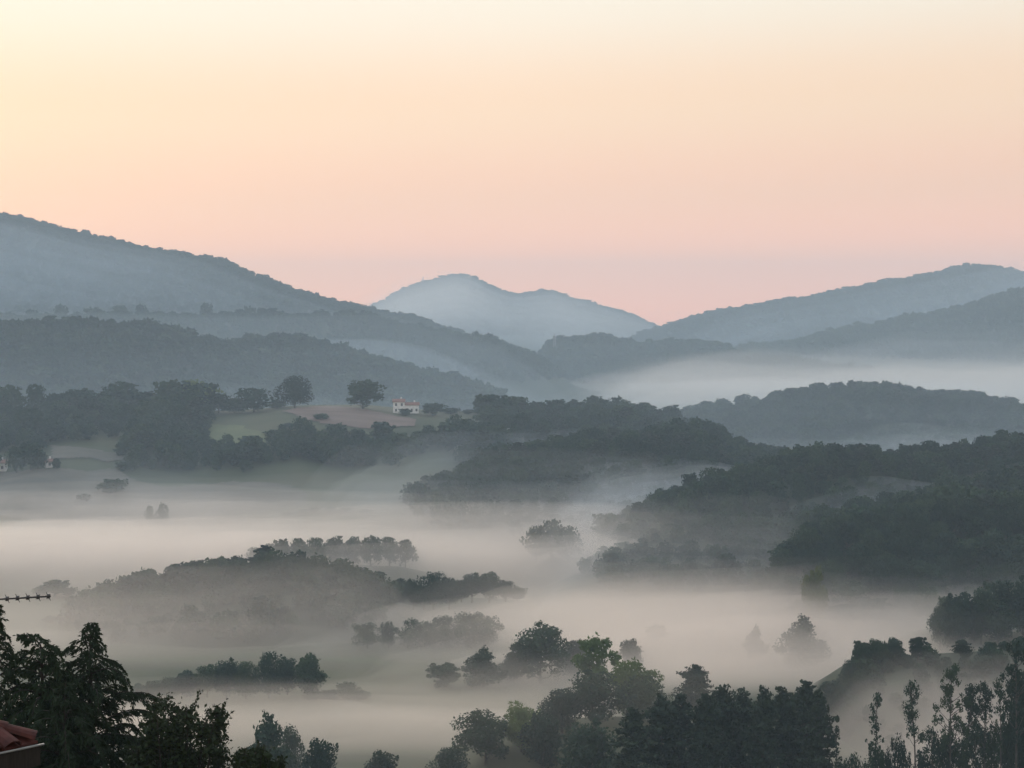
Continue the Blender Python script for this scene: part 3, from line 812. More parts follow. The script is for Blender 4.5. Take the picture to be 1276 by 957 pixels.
def farm_mask(px, py, x, y):
    left = (px < 262 - (py - 520) * 0.1) & (py > 508) & (py < 566) & ~((px < 75) & (py > 515) & (py < 524)) & ~((px > 60) & (px < 165) & (py > 552))
    low = (px > 150) & (px < 330) & (py > 560) & (py < 590)
    mid = (px > 330) & (px < 640) & (py > 548) & (py < 585) & (fbm(x / 30, y / 30, 77) > -0.05)
    right = (px >= 600) & (px < 900) & (py > 520) & (py < 560)
    return left | low | mid | right
wood('farm', 7.0, 14, 0.1, 'dark wood and hedges spread over the farmland slope', lod='mid', hmean=8.5, mask=farm_mask)
wood('left_dark_a', 8.0, 20, 0.3, 'dark wood on the ridge behind the hilltop row', lod='far', hmean=10)
wood('left_dark_b', 8.0, 20, 0.3, 'wood on the ridge behind the white farmhouse', lod='far', hmean=10)
wood('centre_knoll', 8.5, 20, 0.3, 'dark wood on the small knoll by the far fog', lod='far', hmean=10)
wood('left_back', 9.5, 30, 0.2, 'hazy wood on the far hill', lod='far', hmean=8, mask=lambda px, py, x, y: fbm(x / 160, y / 160, 31) > -0.25)
wood('left_big', 9, 50, 0.1, 'hazy wood on the broad mountain', lod='far', hmean=8)
wood('right_mid', 11, 40, 0.12, 'blue-grey wood on the slope above the far fog', lod='far', hmean=10)
wood('right_far', 13, 40, 0.06, 'hazy wood on the long mountain', lod='far', hmean=8, wr=(1.2, 1.7))
wood('peak', 16, 60, 0.05, 'pale wood on the far twin-topped mountain', lod='far', hmean=7, wr=(1.6, 2.3))
print('wood instances', NTREE)


# ------------------------------------------------------------------ fields on the farm hill
def field(poly, mat, name, label, d0=380, lift=0.45, step=1.6):
    w = np.array([hit(px, py, d0) for px, py in poly])
    x0, y0 = w.min(0); x1, y1 = w.max(0)
    xs = np.arange(x0, x1 + step, step); ys = np.arange(y0, y1 + step, step)
    X, Y = np.meshgrid(xs, ys, indexing='ij')
    cx, cy_ = X[:-1, :-1] + step / 2, Y[:-1, :-1] + step / 2
    ins = np.zeros(cx.shape, bool)
    wob = 5.0 * fbm(cx / 12, cy_ / 12, 91)
    for k in range(len(w)):
        (ax, ay), (bx, by) = w[k], w[(k + 1) % len(w)]
        c = ((ay > cy_ + wob) != (by > cy_ + wob)) & (cx < (bx - ax) * (cy_ + wob - ay) / (by - ay + 1e-9) + ax)
        ins ^= c
    Z = G(X, Y) + lift
    n = X.shape[1]
    ii, jj = np.nonzero(ins)
    q = ii * n + jj
    f = np.stack([q, q + n, q + n + 1, q + 1], -1)
    used, inv = np.unique(f, return_inverse=True)
    v = np.stack([X, Y, Z], -1).reshape(-1, 3)[used]
    return tag(mesh_obj(name, v, inv.reshape(-1, 4), M[mat], smooth=True), label, kind='structure')
field([(352, 514), (395, 507), (440, 509), (492, 520), (520, 524), (515, 534), (470, 534), (420, 530), (380, 526)], 'brown_field', 'field', 'reddish brown ploughed field below the lone round tree')
field([(255, 527), (300, 533), (345, 550), (335, 562), (290, 560), (262, 556), (258, 540)], 'green_field', 'field', 'pale green pasture below the hilltop row')
field([(62, 557), (110, 560), (152, 568), (154, 576), (110, 574), (66, 573)], 'pale_field', 'field', 'narrow buff strip of stubble among dark trees')
field([(-60, 586), (60, 587), (135, 586), (175, 600), (260, 606), (380, 612), (380, 632), (200, 650), (-60, 650)], 'pale_field', 'field', 'broad pale stubble field running down into the fog')
field([(-40, 516), (70, 518), (70, 523), (-40, 523)], 'brown_field', 'field', 'thin brown field edge under the hilltop row')

# ------------------------------------------------------------------ far houses
def house(name, px, D, label, blocks, rz=0.0, col='white_wall', floor=None):
    """blocks: (dx, dy, w, d, wall height, roof rise, windows across)"""
    q = P(px, 500, D)
    g = float(G(q[0], q[1]))
    e = empty(name, (q[0], q[1], g - 0.3), rz)
    tag(e, label, 'house')
    for (dx, dy, w, d, h, rise, nw) in blocks:
        MB().box((dx, dy, h / 2), (w, d, h)).build('wall', M[col], e)
        ov = 0.4
        x0, x1, y0, y1 = dx - w / 2 - ov, dx + w / 2 + ov, dy - d / 2 - ov, dy + d / 2 + ov
        rf = MB().add([(x0, y0, h), (x1, y0, h), (x1, y1, h), (x0, y1, h), (x0, dy, h + rise), (x1, dy, h + rise),
                  (x0, y0, h + .2), (x1, y0, h + .2), (x1, y1, h + .2), (x0, y1, h + .2)],
                 [(3, 2, 1, 0), (0, 1, 7, 6), (2, 3, 9, 8), (6, 7, 5, 4), (8, 9, 4, 5), (1, 2, 8, 5, 7), (3, 0, 6, 4, 9)]).build('roof', M['roof_far'], e)
        MB().box((dx + w * 0.2, dy + 0.6, h + rise), (0.7, 0.7, 1.6)).build('chimney', M['white_wall'], rf)
        for fl in range(2 if h > 4.5 else 1):
            for k in range(nw):
                wx = dx - w / 2 + w * (k + 0.5) / nw
                wi = MB().box((wx, dy - d / 2 - 0.03, 1.7 + 2.7 * fl), (1.0, 0.12, 1.3)).build('window', M['glass'], e)
                MB().box((wx, dy - d / 2 - 0.08, 0.96 + 2.7 * fl), (1.25, 0.2, 0.12)).build('sill', M['white_wall'], wi)
    return e
house('farmhouse', 497, 782, 'white farmhouse with red tiled roof on the hill beside the lone tree', [(0, 0, 5.6, 6, 5.6, 1.5, 2), (6.2, 0.6, 7.0, 5, 4.0, 1.4, 3)], 0.08)
house('farm_shed', 633, 745, 'small pale shed half hidden below the grove', [(0, 0, 8, 5, 2.8, 1.0, 2)], -0.1)
house('cottage', -2, 672, 'pale cottage half hidden among dark trees, the larger one', [(0, 0, 6, 6, 3.4, 1.4, 2)], 0.2)
house('cottage', 60, 668, 'tiny pale cottage gable beside the stubble strip', [(0, 0, 3.2, 3.2, 2.6, 1.2, 1)], 0.5)
house('barn', 640, 1120, 'pale long barn faint in the mist behind the grove', [(0, 0, 14, 8, 5, 2.5, 3)], 0.1)
house('farmhouse', 285, 1330, 'far pale house on the slope of the wooded ridge', [(0, 0, 9, 7, 4.6, 2, 2)], 0.1)

# ------------------------------------------------------------------ pylon and summit mast
def lattice(name, px, topy, D, wbase, label, arms):
    q = P(px, topy, D); g = float(G(q[0], q[1])); H = q[2] - g + 1
    e = empty(name, (q[0], q[1], g - 0.8), 0.3)
    tag(e, label, 'pylon')
    r = 0.10 * D / 2000
    wd = lambda t: wbase * (1 - 0.85 * t)
    for sx, sy in ((-1, -1), (1, -1), (1, 1), (-1, 1)):
        MB().tube([(sx * wd(t) / 2, sy * wd(t) / 2, H * t) for t in (0, 0.5, 1)], r, 4).build('leg', M['steel'], e)
    br = MB(); n = 7
    for k in range(n):
        t0, t1 = k / n, (k + 1) / n
        for a_, b_ in (((-1, -1), (1, -1)), ((1, -1), (1, 1)), ((1, 1), (-1, 1)), ((-1, 1), (-1, -1))):
            br.tube([(a_[0] * wd(t0) / 2, a_[1] * wd(t0) / 2, H * t0), (b_[0] * wd(t1) / 2, b_[1] * wd(t1) / 2, H * t1)], r * 0.6, 3)
            br.tube([(b_[0] * wd(t0) / 2, b_[1] * wd(t0) / 2, H * t0), (a_[0] * wd(t1) / 2, a_[1] * wd(t1) / 2, H * t1)], r * 0.6, 3)
    br.build('bracing', M['steel'], e)
    for t, l in arms:
        MB().tube([(-l, 0, H * t), (0, 0, H * t + 0.8), (l, 0, H * t)], r * 0.8, 4).build('cross_arm', M['steel'], e)
lattice('power_pylon', 691, 415, 2080, 5.0, 'faint lattice power pylon at the edge of the small knoll', ((0.98, 6), (0.85, 4.5)))
lattice('radio_mast', 527, 345, 4195, 5.0, 'tiny radio mast on the far mountain shoulder', ((0.95, 2.5),))

# ------------------------------------------------------------------ the near house corner with tiled hip roof
T0 = P(47, 923, 13.0)
E1 = np.array([-0.54, -0.842, 0.0]); N1 = np.array([-0.842, 0.54, 0.0]); UPV = np.array([0, 0, 1.0])
SL = 0.5
M['tile'] = noise_mat('terracotta_tile', (0.034, 0.010, 0.008), (0.070, 0.020, 0.015), 9, 0.8, bump=0.3, c3=(0.052, 0.015, 0.011))
M['tile_lichen'] = noise_mat('lichened_tile', (0.07, 0.065, 0.05), (0.14, 0.13, 0.10), 14, 0.9, bump=0.4)
M['plaster'] = noise_mat('grey_plaster', (0.24, 0.23, 0.21), (0.32, 0.30, 0.28), 2, 0.95)
M['soffit'] = noise_mat('dark_wood', (0.012, 0.010, 0.008), (0.022, 0.018, 0.015), 8, 0.8, stretch=(1, 8, 1))
M['zinc'] = noise_mat('zinc_edge', (0.16, 0.16, 0.16), (0.24, 0.24, 0.23), 6, 0.4)
hs = empty('garden_house', tuple(T0 + 2.5 * E1 + 2.5 * N1 - np.array([0, 0, T0[2] - float(ground0(0, 12))])))
tag(hs, 'red tiled roof corner of the house below the cedars', 'house')
ho = np.array(hs.location)
def rp(a_, b_, up=0.0):      # a along the near eave, b inwards, in the local space of the house
    return T0 + a_ * E1 + b_ * N1 + np.array([0, 0, SL * min(a_, b_) + up]) - ho
LN = 5.0
pts = [rp(0, 0), rp(LN, 0), rp(LN, LN), rp(0, LN)]
apex = T0 + LN / 2 * (E1 + N1) + np.array([0, 0, SL * LN / 2]) - ho
for q in (1, 2, 3): pts[q][2] = pts[0][2]
lo = np.array([0, 0, 0.07])
rf = MB().add([p for p in pts] + [p - lo for p in pts] + [apex],
         [(0, 1, 8), (1, 2, 8), (2, 3, 8), (3, 0, 8), (7, 6, 5, 4), (0, 4, 5, 1), (1, 5, 6, 2), (2, 6, 7, 3), (3, 7, 4, 0)]).build('roof', M['tile'], hs)
wl = MB()
c4 = [T0 + a_ * E1 + b_ * N1 - ho for a_, b_ in ((.4, .4), (LN - .4, .4), (LN - .4, LN - .4), (.4, LN - .4))]
zb_ = -1.0; zt_ = (T0 - ho)[2] - 0.1
wl.add([(p[0], p[1], zb_) for p in c4] + [(p[0], p[1], zt_) for p in c4], [(3, 2, 1, 0), (4, 5, 6, 7), (0, 1, 5, 4), (1, 2, 6, 5), (2, 3, 7, 6), (3, 0, 4, 7)])
wl.build('wall', M['plaster'], hs)
MB().tube([rp(-0.02, -0.05, 0.0), rp(0.5, -0.05, 0.03) - np.array([0, 0, 0.0]), rp(1.2, -0.05, 0.03), rp(2.6, -0.05, 0.03)], 0.009, 6).build('drip_edge', M['zinc'], hs)
MB().add([rp(0, -.03, -.02), rp(3, -.03, .0), rp(3, -.03, -.18), rp(0, -.03, -.18), rp(0, 0.0, -.02), rp(3, 0.0, .0), rp(3, 0.0, -.18), rp(0, 0.0, -.18)],
         [(0, 3, 2, 1), (4, 5, 6, 7), (0, 1, 5, 4), (3, 7, 6, 2), (0, 4, 7, 3), (1, 2, 6, 5)]).build('fascia', M['soffit'], hs)
# barrel tiles, one object each, sharing one mesh
def barrel(L_, w0, w1, th):
    v, f = [], []
    n = 6
    for (yy, w) in ((0, w0), (L_, w1)):
        for k in range(n + 1):
            a_ = math.pi * k / n
            for rr_ in (w / 2, w / 2 - th):
                v.append((-math.cos(a_) * rr_, yy, math.sin(a_) * rr_ * 0.75))
    m_ = 2 * (n + 1)
    for k in range(n):
        o_ = 2 * k
        f += [(o_, o_ + 2, o_ + 2 + m_, o_ + m_), (o_ + 1, o_ + 1 + m_, o_ + 3 + m_, o_ + 3), (o_, o_ + 1, o_ + 3, o_ + 2), (o_ + m_, o_ + 2 + m_, o_ + 3 + m_, o_ + 1 + m_)]
    f += [(0, m_, m_ + 1, 1), (2 * n, 2 * n + 1, m_ + 2 * n + 1, m_ + 2 * n)]
    return v, f
bv, bf = barrel(0.34, 0.19, 0.155, 0.014)
tm = bpy.data.meshes.new('tile'); tm.from_pydata(bv, [], bf); tm.materials.append(M['tile']); tm.update()
tm2 = tm.copy(); tm2.materials[0] = M['tile_lichen']
from mathutils import Matrix
ex = Vector(E1); ey = Vector(N1 + np.array([0, 0, SL])).normalized(); ez = ex.cross(ey).normalized()
if ez.z < 0: ex = -ex; ez = ex.cross(ey).normalized()
rt = random.Random(4)
for c_ in range(13):
    for r_ in range(9):
        a_ = 0.10 + c_ * 0.185; b_ = -0.03 + r_ * 0.265
        if b_ + 0.2 > a_ + 0.05: continue
        lich = (c_, r_) in ((3, 0), (7, 2), (5, 1))
        o = bpy.data.objects.new('tile', tm2 if lich else tm); COL.objects.link(o); o.parent = rf
        jx = rt.uniform(-.008, .008)
        p = rp(a_, 0) + (N1 + np.array([0, 0, SL])) * b_ - np.array([0, 0, SL * min(a_, 0)]) + np.array([0, 0, 0.012 + 0.006 * (r_ % 2)])
        p[2] = (T0 - ho)[2] + SL * b_ + 0.02 + rt.uniform(0, .006)
        mtx = Matrix((ex, ey, ez)).transposed().to_4x4() @ Matrix.Rotation(rt.uniform(-.03, .03), 4, 'Z') @ Matrix.Rotation(R(-2.5), 4, 'X')
        mtx.translation = Vector(p)
        o.matrix_local = mtx
# hip caps
hipd = Vector(E1 + N1 + np.array([0, 0, SL])).normalized(); hx = hipd.cross(Vector((0, 0, 1))).normalized(); hz_ = hx.cross(hipd).normalized()
for k in range(7):
    o = bpy.data.objects.new('ridge_tile', tm); COL.objects.link(o); o.parent = rf
    mtx = Matrix((hx, hipd, hz_)).transposed().to_4x4() @ Matrix.Scale(0.8, 4)
    mtx.translation = Vector(rp(0, 0)) + hipd * (0.02 + 0.24 * k) + Vector((0, 0, 0.02 + 0.004 * (k % 2)))
    o.matrix_local = mtx

# aerial on the roof
A1 = P(61, 743, 13.4)
bd = Vector((-0.93, -0.36, 0.0)).normalized()
M['dark_metal'] = noise_mat('weathered_aluminium', (0.03, 0.03, 0.03), (0.055, 0.052, 0.05), 20, 0.5)
mp_ = Vector(A1) + bd * 1.35
zr = T0[2] + 0.15
ae = empty('tv_aerial', (mp_.x, mp_.y, zr))
tag(ae, 'dark television aerial boom with cross-shaped elements above the cedars', 'aerial')
mo = Vector((mp_.x, mp_.y, zr))
MB().tube([Vector((0, 0, -0.1)), Vector((0, 0, A1[2] - zr + 0.15))], 0.02, 8).build('mast', M['dark_metal'], ae)
MB().tube([Vector(A1) - bd * 0.015 - mo, Vector(A1) + bd * 2.0 - mo], 0.0085, 6).build('boom', M['dark_metal'], ae)
MB().box(tuple(mp_ + Vector((0, 0, A1[2] - zr)) - mo), (0.07, 0.07, 0.09)).build('clamp', M['dark_metal'], ae)
sv = Vector((0, 0, 1)); sh = bd.cross(sv)
for k in range(22):
    c_ = Vector(A1) + bd * (0.0825 * k + 0.005) - mo
    el = MB()
    el.tube([c_ - bd * 0.013, c_ + bd * 0.013], 0.019, 8)
    for sx, sz_ in ((1, 1), (1, -1), (-1, 1), (-1, -1)):
        el.tube([c_, c_ + sh * (0.055 * sx) + bd * (0.012 * sx) + sv * (0.026 * sz_)], 0.0034, 4)
    el.build('director', M['dark_metal'], ae)

# ------------------------------------------------------------------ foreground cedars
def cedar(px, topy, D, seed, leader, label, full, reach=1.0):
    rng = np.random.default_rng(seed)
    q = P(px, topy, D); g = float(ground0(q[0], q[1])); H = q[2] - g + 0.3
    e = empty('cedar_tree', (q[0], q[1], g - 0.3)); tag(e, label, 'tree')
    def axis(z):
        t = max(0, (z - (H - 0.55)) / 0.55)
        return np.array([leader[0] * t ** 1.5, leader[1] * t ** 1.5, z - abs(leader[0]) * 0.55 * t ** 2.2])
    mb = MB()
    zz = np.concatenate([np.linspace(0, H - 0.6, 7), np.linspace(H - 0.45, H, 6)])
    mb.tube([axis(z) for z in zz], [max(0.010, 0.022 * (H - z) + 0.008) for z in zz], 6)
    mb.build('trunk', M['dark_bark'], e)
    bb = MB(); V = []; Fc = []; nv = 0
    cents = []; dirs = []; lens = []
    def branch(b0, a_, L, up, droop, dens):
        n = max(5, int(L / 0.055))
        d = np.array([math.cos(a_), math.sin(a_), 0]); sd_ = np.array([-d[1], d[0], 0])
        bend = rng.normal() * 0.12
        path = []
        for k in range(n + 1):
            t = k / n
            path.append(b0 + d * L * (t - 0.10 * t ** 3) + sd_ * bend * L * t * t + np.array([0, 0, L * (up * t - droop * t ** 2.6)]))
        bb.tube(path[::3] + [path[-1]], [0.018 * (1 - 0.85 * k / max(1, len(path[::3]))) * min(1.0, L) for k in range(len(path[::3]) + 1)], 4, cap=False)
        for k in range(1, n + 1):
            t = k / n; tg = path[k] - path[k - 1]; tg = tg / np.linalg.norm(tg)
            ll = (0.07 + 0.28 * (1 - t) ** 0.8 * min(1.0, 0.4 + 0.6 * L)) 
            for j in range(dens):
                sgn = 1 if (k + j) % 2 else -1
                dr = tg * (0.75 + 0.3 * rng.random()) + sd_ * sgn * (0.35 + 0.6 * rng.random()) + np.array([0, 0, -0.25 - 0.65 * rng.random()])
                dr /= np.linalg.norm(dr)
                cents.append(path[k] + rng.normal(size=3) * 0.008); dirs.append(dr); lens.append(ll * (0.6 + 0.6 * rng.random()))
    z = H - 0.02
    k = 0
    while z > 0.6:
        dz = H - z
        L = reach * (0.07 + 0.84 * dz ** 1.05) * (0.55 + 0.75 * rng.random())
        L = min(L, 2.6)
        vis = dz < full
        branch(axis(z), k * 2.399 + rng.normal() * 0.3, L, 0.55 + 0.2 * rng.random(), 0.70 + 0.45 * rng.random(), (3 if rng.random() < 0.6 else 2) if vis else 1)
        z -= (0.030 + 0.020 * dz ** 0.5) if vis else 0.28
        k += 1
    bb.build('branch', M['dark_bark'], e)
    c = np.array(cents); d = np.array(dirs); l = np.array(lens)[:, None]
    # each branchlet: a drooping flat spray with short side sprigs
    vs = []; fs = []; base = 0
    for sub in range(4):
        if sub == 0:
            p0 = c; dd = d; ll = l
        else:
            tpos = rng.uniform(0.2, 0.85, (len(c), 1))
            p0 = c + d * l * tpos + np.array([0, 0, -1.0]) * l * 0.25 * tpos ** 2
            dd = d + rng.normal(size=d.shape) * 0.55; dd[:, 2] -= 0.15; dd /= np.linalg.norm(dd, axis=1, keepdims=True); ll = l * 0.5
        r_ = rng.normal(size=dd.shape); w = np.cross(dd, r_); w /= np.linalg.norm(w, axis=1, keepdims=True)
        wd = 0.013 + 0.012 * rng.random((len(c), 1))
        mid_ = p0 + dd * ll * 0.5; tip = p0 + dd * ll + np.array([0, 0, -1.0]) * ll * 0.22
        vs.append(np.stack([p0, mid_ + w * wd, tip, mid_ - w * wd], 1).reshape(-1, 3))
        fs.append(np.arange(4 * len(c)).reshape(-1, 4) + base); base += 4 * len(c)
    mesh_obj('foliage', np.concatenate(vs), np.concatenate(fs), M['cedar'], e)
    return e
cedar(112, 774, 34, 3, (0.04, 0.0), 'pointed dark cedar with drooping branch tips, wholly in view', 4.4)
cedar(52, 776, 33, 4, (-0.50, 0.02), 'dark cedar with its leading shoot bent right over', 4.4, 0.85)
cedar(-6, 752, 34, 5, (0.02, 0.0), 'dense dark cedar beside the bent-topped cedar', 4.8, 0.62)
cedar(80, 850, 31.5, 6, (0.03, 0.0), 'low cedar top filling the gap in front of the taller cedars', 3.5, 1.0)

# ------------------------------------------------------------------ foreground shrubs
def shrub(px, topy, D, seed, blobs_px, shoots_px, label, mat, nleaf, lsize):
    rng = np.random.default_rng(seed)
    q = P(px, topy, D); g = float(ground0(q[0], q[1]))
    e = empty('garden_shrub', (q[0], q[1], g - 0.3)); tag(e, label, 'shrub')
    o = np.array([q[0], q[1], g - 0.3])
    mb = MB(); mb.tube([(0, 0, 0), (0.1, 0, (q[2] - g) * 0.35), (0, 0.1, (q[2] - g) * 0.62)], [0.10, 0.075, 0.05], 7)
    fork = np.array([0, 0.1, (q[2] - g) * 0.60])
    blobs = []
    for bx, by, br in blobs_px:
        for dd in (-0.7, 0.0, 0.7):
            c = P(bx + rng.normal() * 6, by + rng.normal() * 4, D + dd + rng.normal() * 0.2) - o
            r = br * D / F * (1.0 if dd == 0 else 0.85)
            blobs.append((tuple(c), (r, r, r * 0.9)))
            m_ = (fork + c) / 2 + rng.normal(size=3) * 0.12
            mb.tube([fork, m_, c], [0.04, 0.022, 0.006], 5, cap=False)
            for k in range(7):
                d = rng.normal(size=3); d[2] = abs(d[2]) + 0.3; d /= np.linalg.norm(d)
                mb.tube([c - d * r * 0.4, c + d * r * 1.02], [0.007, 0.003], 4, cap=False)
    v1, f1 = blob_leaves(blobs, nleaf, lsize, rng, 0.95, 1.3)
    cs = []; ns = []
    for (ax, ay, bx, by) in shoots_px:
        p0 = P(ax, ay, D) - o; p1 = P(bx, by, D + rng.normal() * 0.15) - o
        md_ = (p0 + p1) / 2 + rng.normal(size=3) * 0.03
        mb.tube([p0, md_, p1], [0.010, 0.007, 0.003], 4)
        L_ = np.linalg.norm(p1 - p0)
        for t in np.arange(0.05, 1.02, 0.030 / L_):
            c = p0 * (1 - t) + p1 * t + 2 * t * (1 - t) * (md_ - (p0 + p1) / 2)
            cs.append(c + rng.normal(size=3) * 0.030); ns.append(rng.normal(size=3))
    mb.build('stem', M['dark_bark'], e)
    if cs:
        nn = np.array(ns); nn /= np.linalg.norm(nn, axis=1, keepdims=True)
        v2, f2 = leaves(np.array(cs), nn, lsize * (0.7 + 0.5 * rng.random(len(cs))), rng)
        v1 = np.concatenate([v1, v2]); f1 = np.concatenate([f1, f2 + len(v1) - len(v2)])
    mesh_obj('leaf_mass', v1, f1, mat, e)
    return e
shrub(222, 880, 32, 8, [(205, 885, 15), (190, 905, 18), (215, 900, 18), (240, 890, 14), (268, 895, 15), (250, 912, 20), (225, 920, 22), (195, 930, 22), (265, 925, 20), (240, 945, 24), (210, 955, 26), (170, 940, 20), (275, 950, 16), (180, 960, 24)],
      [(235, 890, 251, 860), (265, 893, 283, 873), (270, 905, 290, 888), (205, 880, 198, 864), (240, 885, 243, 872), (255, 890, 262, 879), (270, 925, 285, 922), (275, 940, 284, 933)],
      'dark leafy garden shrub with upright shoots beside the cedars', M['shrub_leaf'], 9000, 0.045)
shrub(318, 930, 31, 9, [(310, 945, 16), (330, 945, 14), (300, 955, 16), (322, 935, 10), (338, 955, 12), (320, 962, 20)],
      [(318, 935, 324, 924), (332, 940, 340, 931)], 'lower olive-green garden shrub beyond the dark shrub', M['shrub_leaf'], 2600, 0.045)

# ------------------------------------------------------------------ fog and haze
def vol_mat(name, color, density, g):
    m = bpy.data.materials.new(name)
    m.use_nodes = True
    t = m.node_tree
    t.nodes.clear()
    v = t.nodes.new('ShaderNodeVolumePrincipled')
    v.inputs['Color'].default_value = (*color, 1)
    v.inputs['Density'].default_value = density
    v.inputs['Anisotropy'].default_value = g
    v.inputs['Density Attribute'].default_value = ''
    out = t.nodes.new('ShaderNodeOutputMaterial')
    t.links.new(v.outputs[0], out.inputs['Volume'])
    try: m.cycles.homogeneous_volume = True
    except Exception: pass
    return m
def fog_bank(x0, x1, y0, y1, zb, zt, dens, amp, ns, seed, label, step=9, soft=0.28, tilt=0.0, air=0.0, softx=None):
    """closed lens of fog with an uneven, drifting top that thins out to its rim"""
    nx = max(8, int((x1 - x0) / step)); ny = 14 if callable(y0) else max(8, int((y1 - y0) / step))
    u = np.linspace(0, 1, nx + 1); w = np.linspace(0, 1, ny + 1)
    U, Wg = np.meshgrid(u, w, indexing='ij')
    X = x0 + (x1 - x0) * U
    ya = y0(X) if callable(y0) else y0
    yb = y1(X) if callable(y1) else y1
    Y = ya + (yb - ya) * Wg
    sm = lambda q: np.clip(q, 0, 1) ** 2 * (3 - 2 * np.clip(q, 0, 1))
    edge = sm(np.minimum(U, 1 - U) / (softx or soft) + 0.25 * fbm(X / ns, Y / ns, seed + 40)) * sm(np.minimum(Wg, 1 - Wg) / soft + 0.25 * fbm(X / ns, Y / ns, seed + 50))
    edge = np.where((U == 0) | (U == 1) | (Wg == 0) | (Wg == 1), 0, edge)
    top = (zt(X) if callable(zt) else zt) + tilt * (U - 0.5) + amp * (fbm(X / (ns * 2.2), Y / (ns * 0.8), seed, 4) + 0.5 * fbm(X / (ns * 0.7), Y / (ns * 0.25), seed + 7, 3))
    Zt = zb + 0.3 + np.maximum(top - zb, 1.0) * edge
    n = (nx + 1) * (ny + 1)
    vt = np.stack([X, Y, Zt], -1).reshape(-1, 3)
    i = (np.arange(nx)[:, None] * (ny + 1) + np.arange(ny)[None, :]).reshape(-1)
    ft = np.stack([i, i + ny + 1, i + ny + 2, i + 1], -1).tolist()
    rim = [k * (ny + 1) for k in range(nx + 1)] + [nx * (ny + 1) + k for k in range(1, ny + 1)] + [k * (ny + 1) + ny for k in range(nx - 1, -1, -1)] + [k for k in range(ny - 1, 0, -1)]
    vb = vt[rim].copy(); vb[:, 2] = zb
    m = len(rim)
    faces = ft
    for k in range(m):
        faces.append([rim[k], n + k, n + (k + 1) % m, rim[(k + 1) % m]])
    faces.append([n + k for k in range(m)][::-1])
    # droplets scatter almost white; thin far mist is bluer
    key = 'fog_%g_%g' % (dens, air)
    c1, c2 = np.array((1.0, 0.931, 0.882)), np.array((0.74, 0.88, 1.0))
    mt = bpy.data.materials.get(key) or vol_mat(key, tuple((c1 * (1 - air) + c2 * air).tolist()), dens, 0.70 - 0.6 * air)
    o = mesh_obj('fog_bank', np.concatenate([vt, vb]), faces, mt, smooth=True)
    return tag(o, label, 'fog', 'fog banks lying in the valley', kind='stuff')
def fog_stack(x0, x1, y0, y1, zb, zt, depth, dens, amp, ns, seed, label, n=4, ratio=2.0, **k):
    """nested lenses: the fog thickens step by step from its ragged top downwards"""
    w = np.array([ratio ** q for q in range(n)]); w /= w.sum()
    for q in range(n):
        dn = float('%.3g' % (dens * w[q]))
        fog_bank(x0 + 1.7 * q, x1 - 1.7 * q, y0 + 2.1 * q, y1 - 2.3 * q, zb - 0.31 * q, zt - depth * q / (n - 1), dn, amp * (1.2 - 0.15 * q), ns * (1.15 - 0.12 * q), seed + 100 * q, label, **k)
def fog_between(front, back, x0, x1, dens, drops, amp, label, seed, ratio=1.6, air=0.5, step=9, pad=3, behind=0, floor=8, ystart=None, ns=45):
    """mist lying in the dip between two ridges, highest against the farther one; it thickens downwards"""
    fh, bh = HILLS[front], HILLS[back]
    n = len(drops)
    w = np.array([ratio ** q for q in range(n)]); w /= w.sum()
    ext = lambda H, X: np.interp(X, H.x, H.y)
    for q, dr in enumerate(drops):
        ya = lambda X, q=q: (ext(fh, X) if ystart is None else ystart + 0 * X) + pad + 1.3 * q
        yb = lambda X, q=q: np.maximum(ext(bh, X) + behind - 1.1 * q, (ext(fh, X) if ystart is None else ystart) + pad + 12)
        zt = lambda X, dr=dr: np.maximum(np.interp(X, bh.x, bh.z) - dr, floor)
        fog_bank(x0 + 1.3 * q, x1 - 1.3 * q, ya, yb, -4 - 0.37 * q - 0.011 * seed, zt, float('%.3g' % (dens * w[q])), amp, ns, seed + 100 * q, label, step=step, soft=0.18, softx=0.3, air=air)
def px2x(px, D): return D * (px - 638) / F
# bright bank behind the spur
fog_stack(-440, 120, 462, 672, -8, 32, 10, 0.050, 6, 60, 1, 'brightest bank of fog filling the valley behind the spur', n=5, soft=0.14)
# bank before the right hand hills
fog_stack(-170, 520, 291, 446, -7, 33, 8, 0.055, 5, 42, 4, 'rosy bank of fog in front of the dark wooded shoulder', n=5, soft=0.12, softx=0.3)
# left, in front of the spur
fog_stack(-250, 10, 334, 440, -6.5, 36, 20, 0.018, 8, 36, 22, 'grey bank of fog in front of the tree-edged spur', n=6, ratio=1.2, soft=0.2)
# near bank
fog_stack(-200, 60, 242, 313, -6, 31, 6, 0.055, 4, 40, 6, 'near bank of rosy fog behind the thicket', n=5, soft=0.16)
fog_stack(-150, -4, 198, 264, -6.4, 33, 6, 0.026, 3, 34, 33, 'near end of the rosy fog around the broad grey-green tree', n=3, soft=0.2)
fog_bank(-60, 66, 206, 268, -6.8, 42, 0.0028, 3, 30, 31, 'thin mist drifting about the near thicket', soft=0.3)
# in front of the hedge
fog_stack(10, 280, 193, 296, -5, 38.5, 4.5, 0.052, 2, 40, 8, 'smooth grey bank of fog lying in front of the short hedge', n=4, soft=0.2)
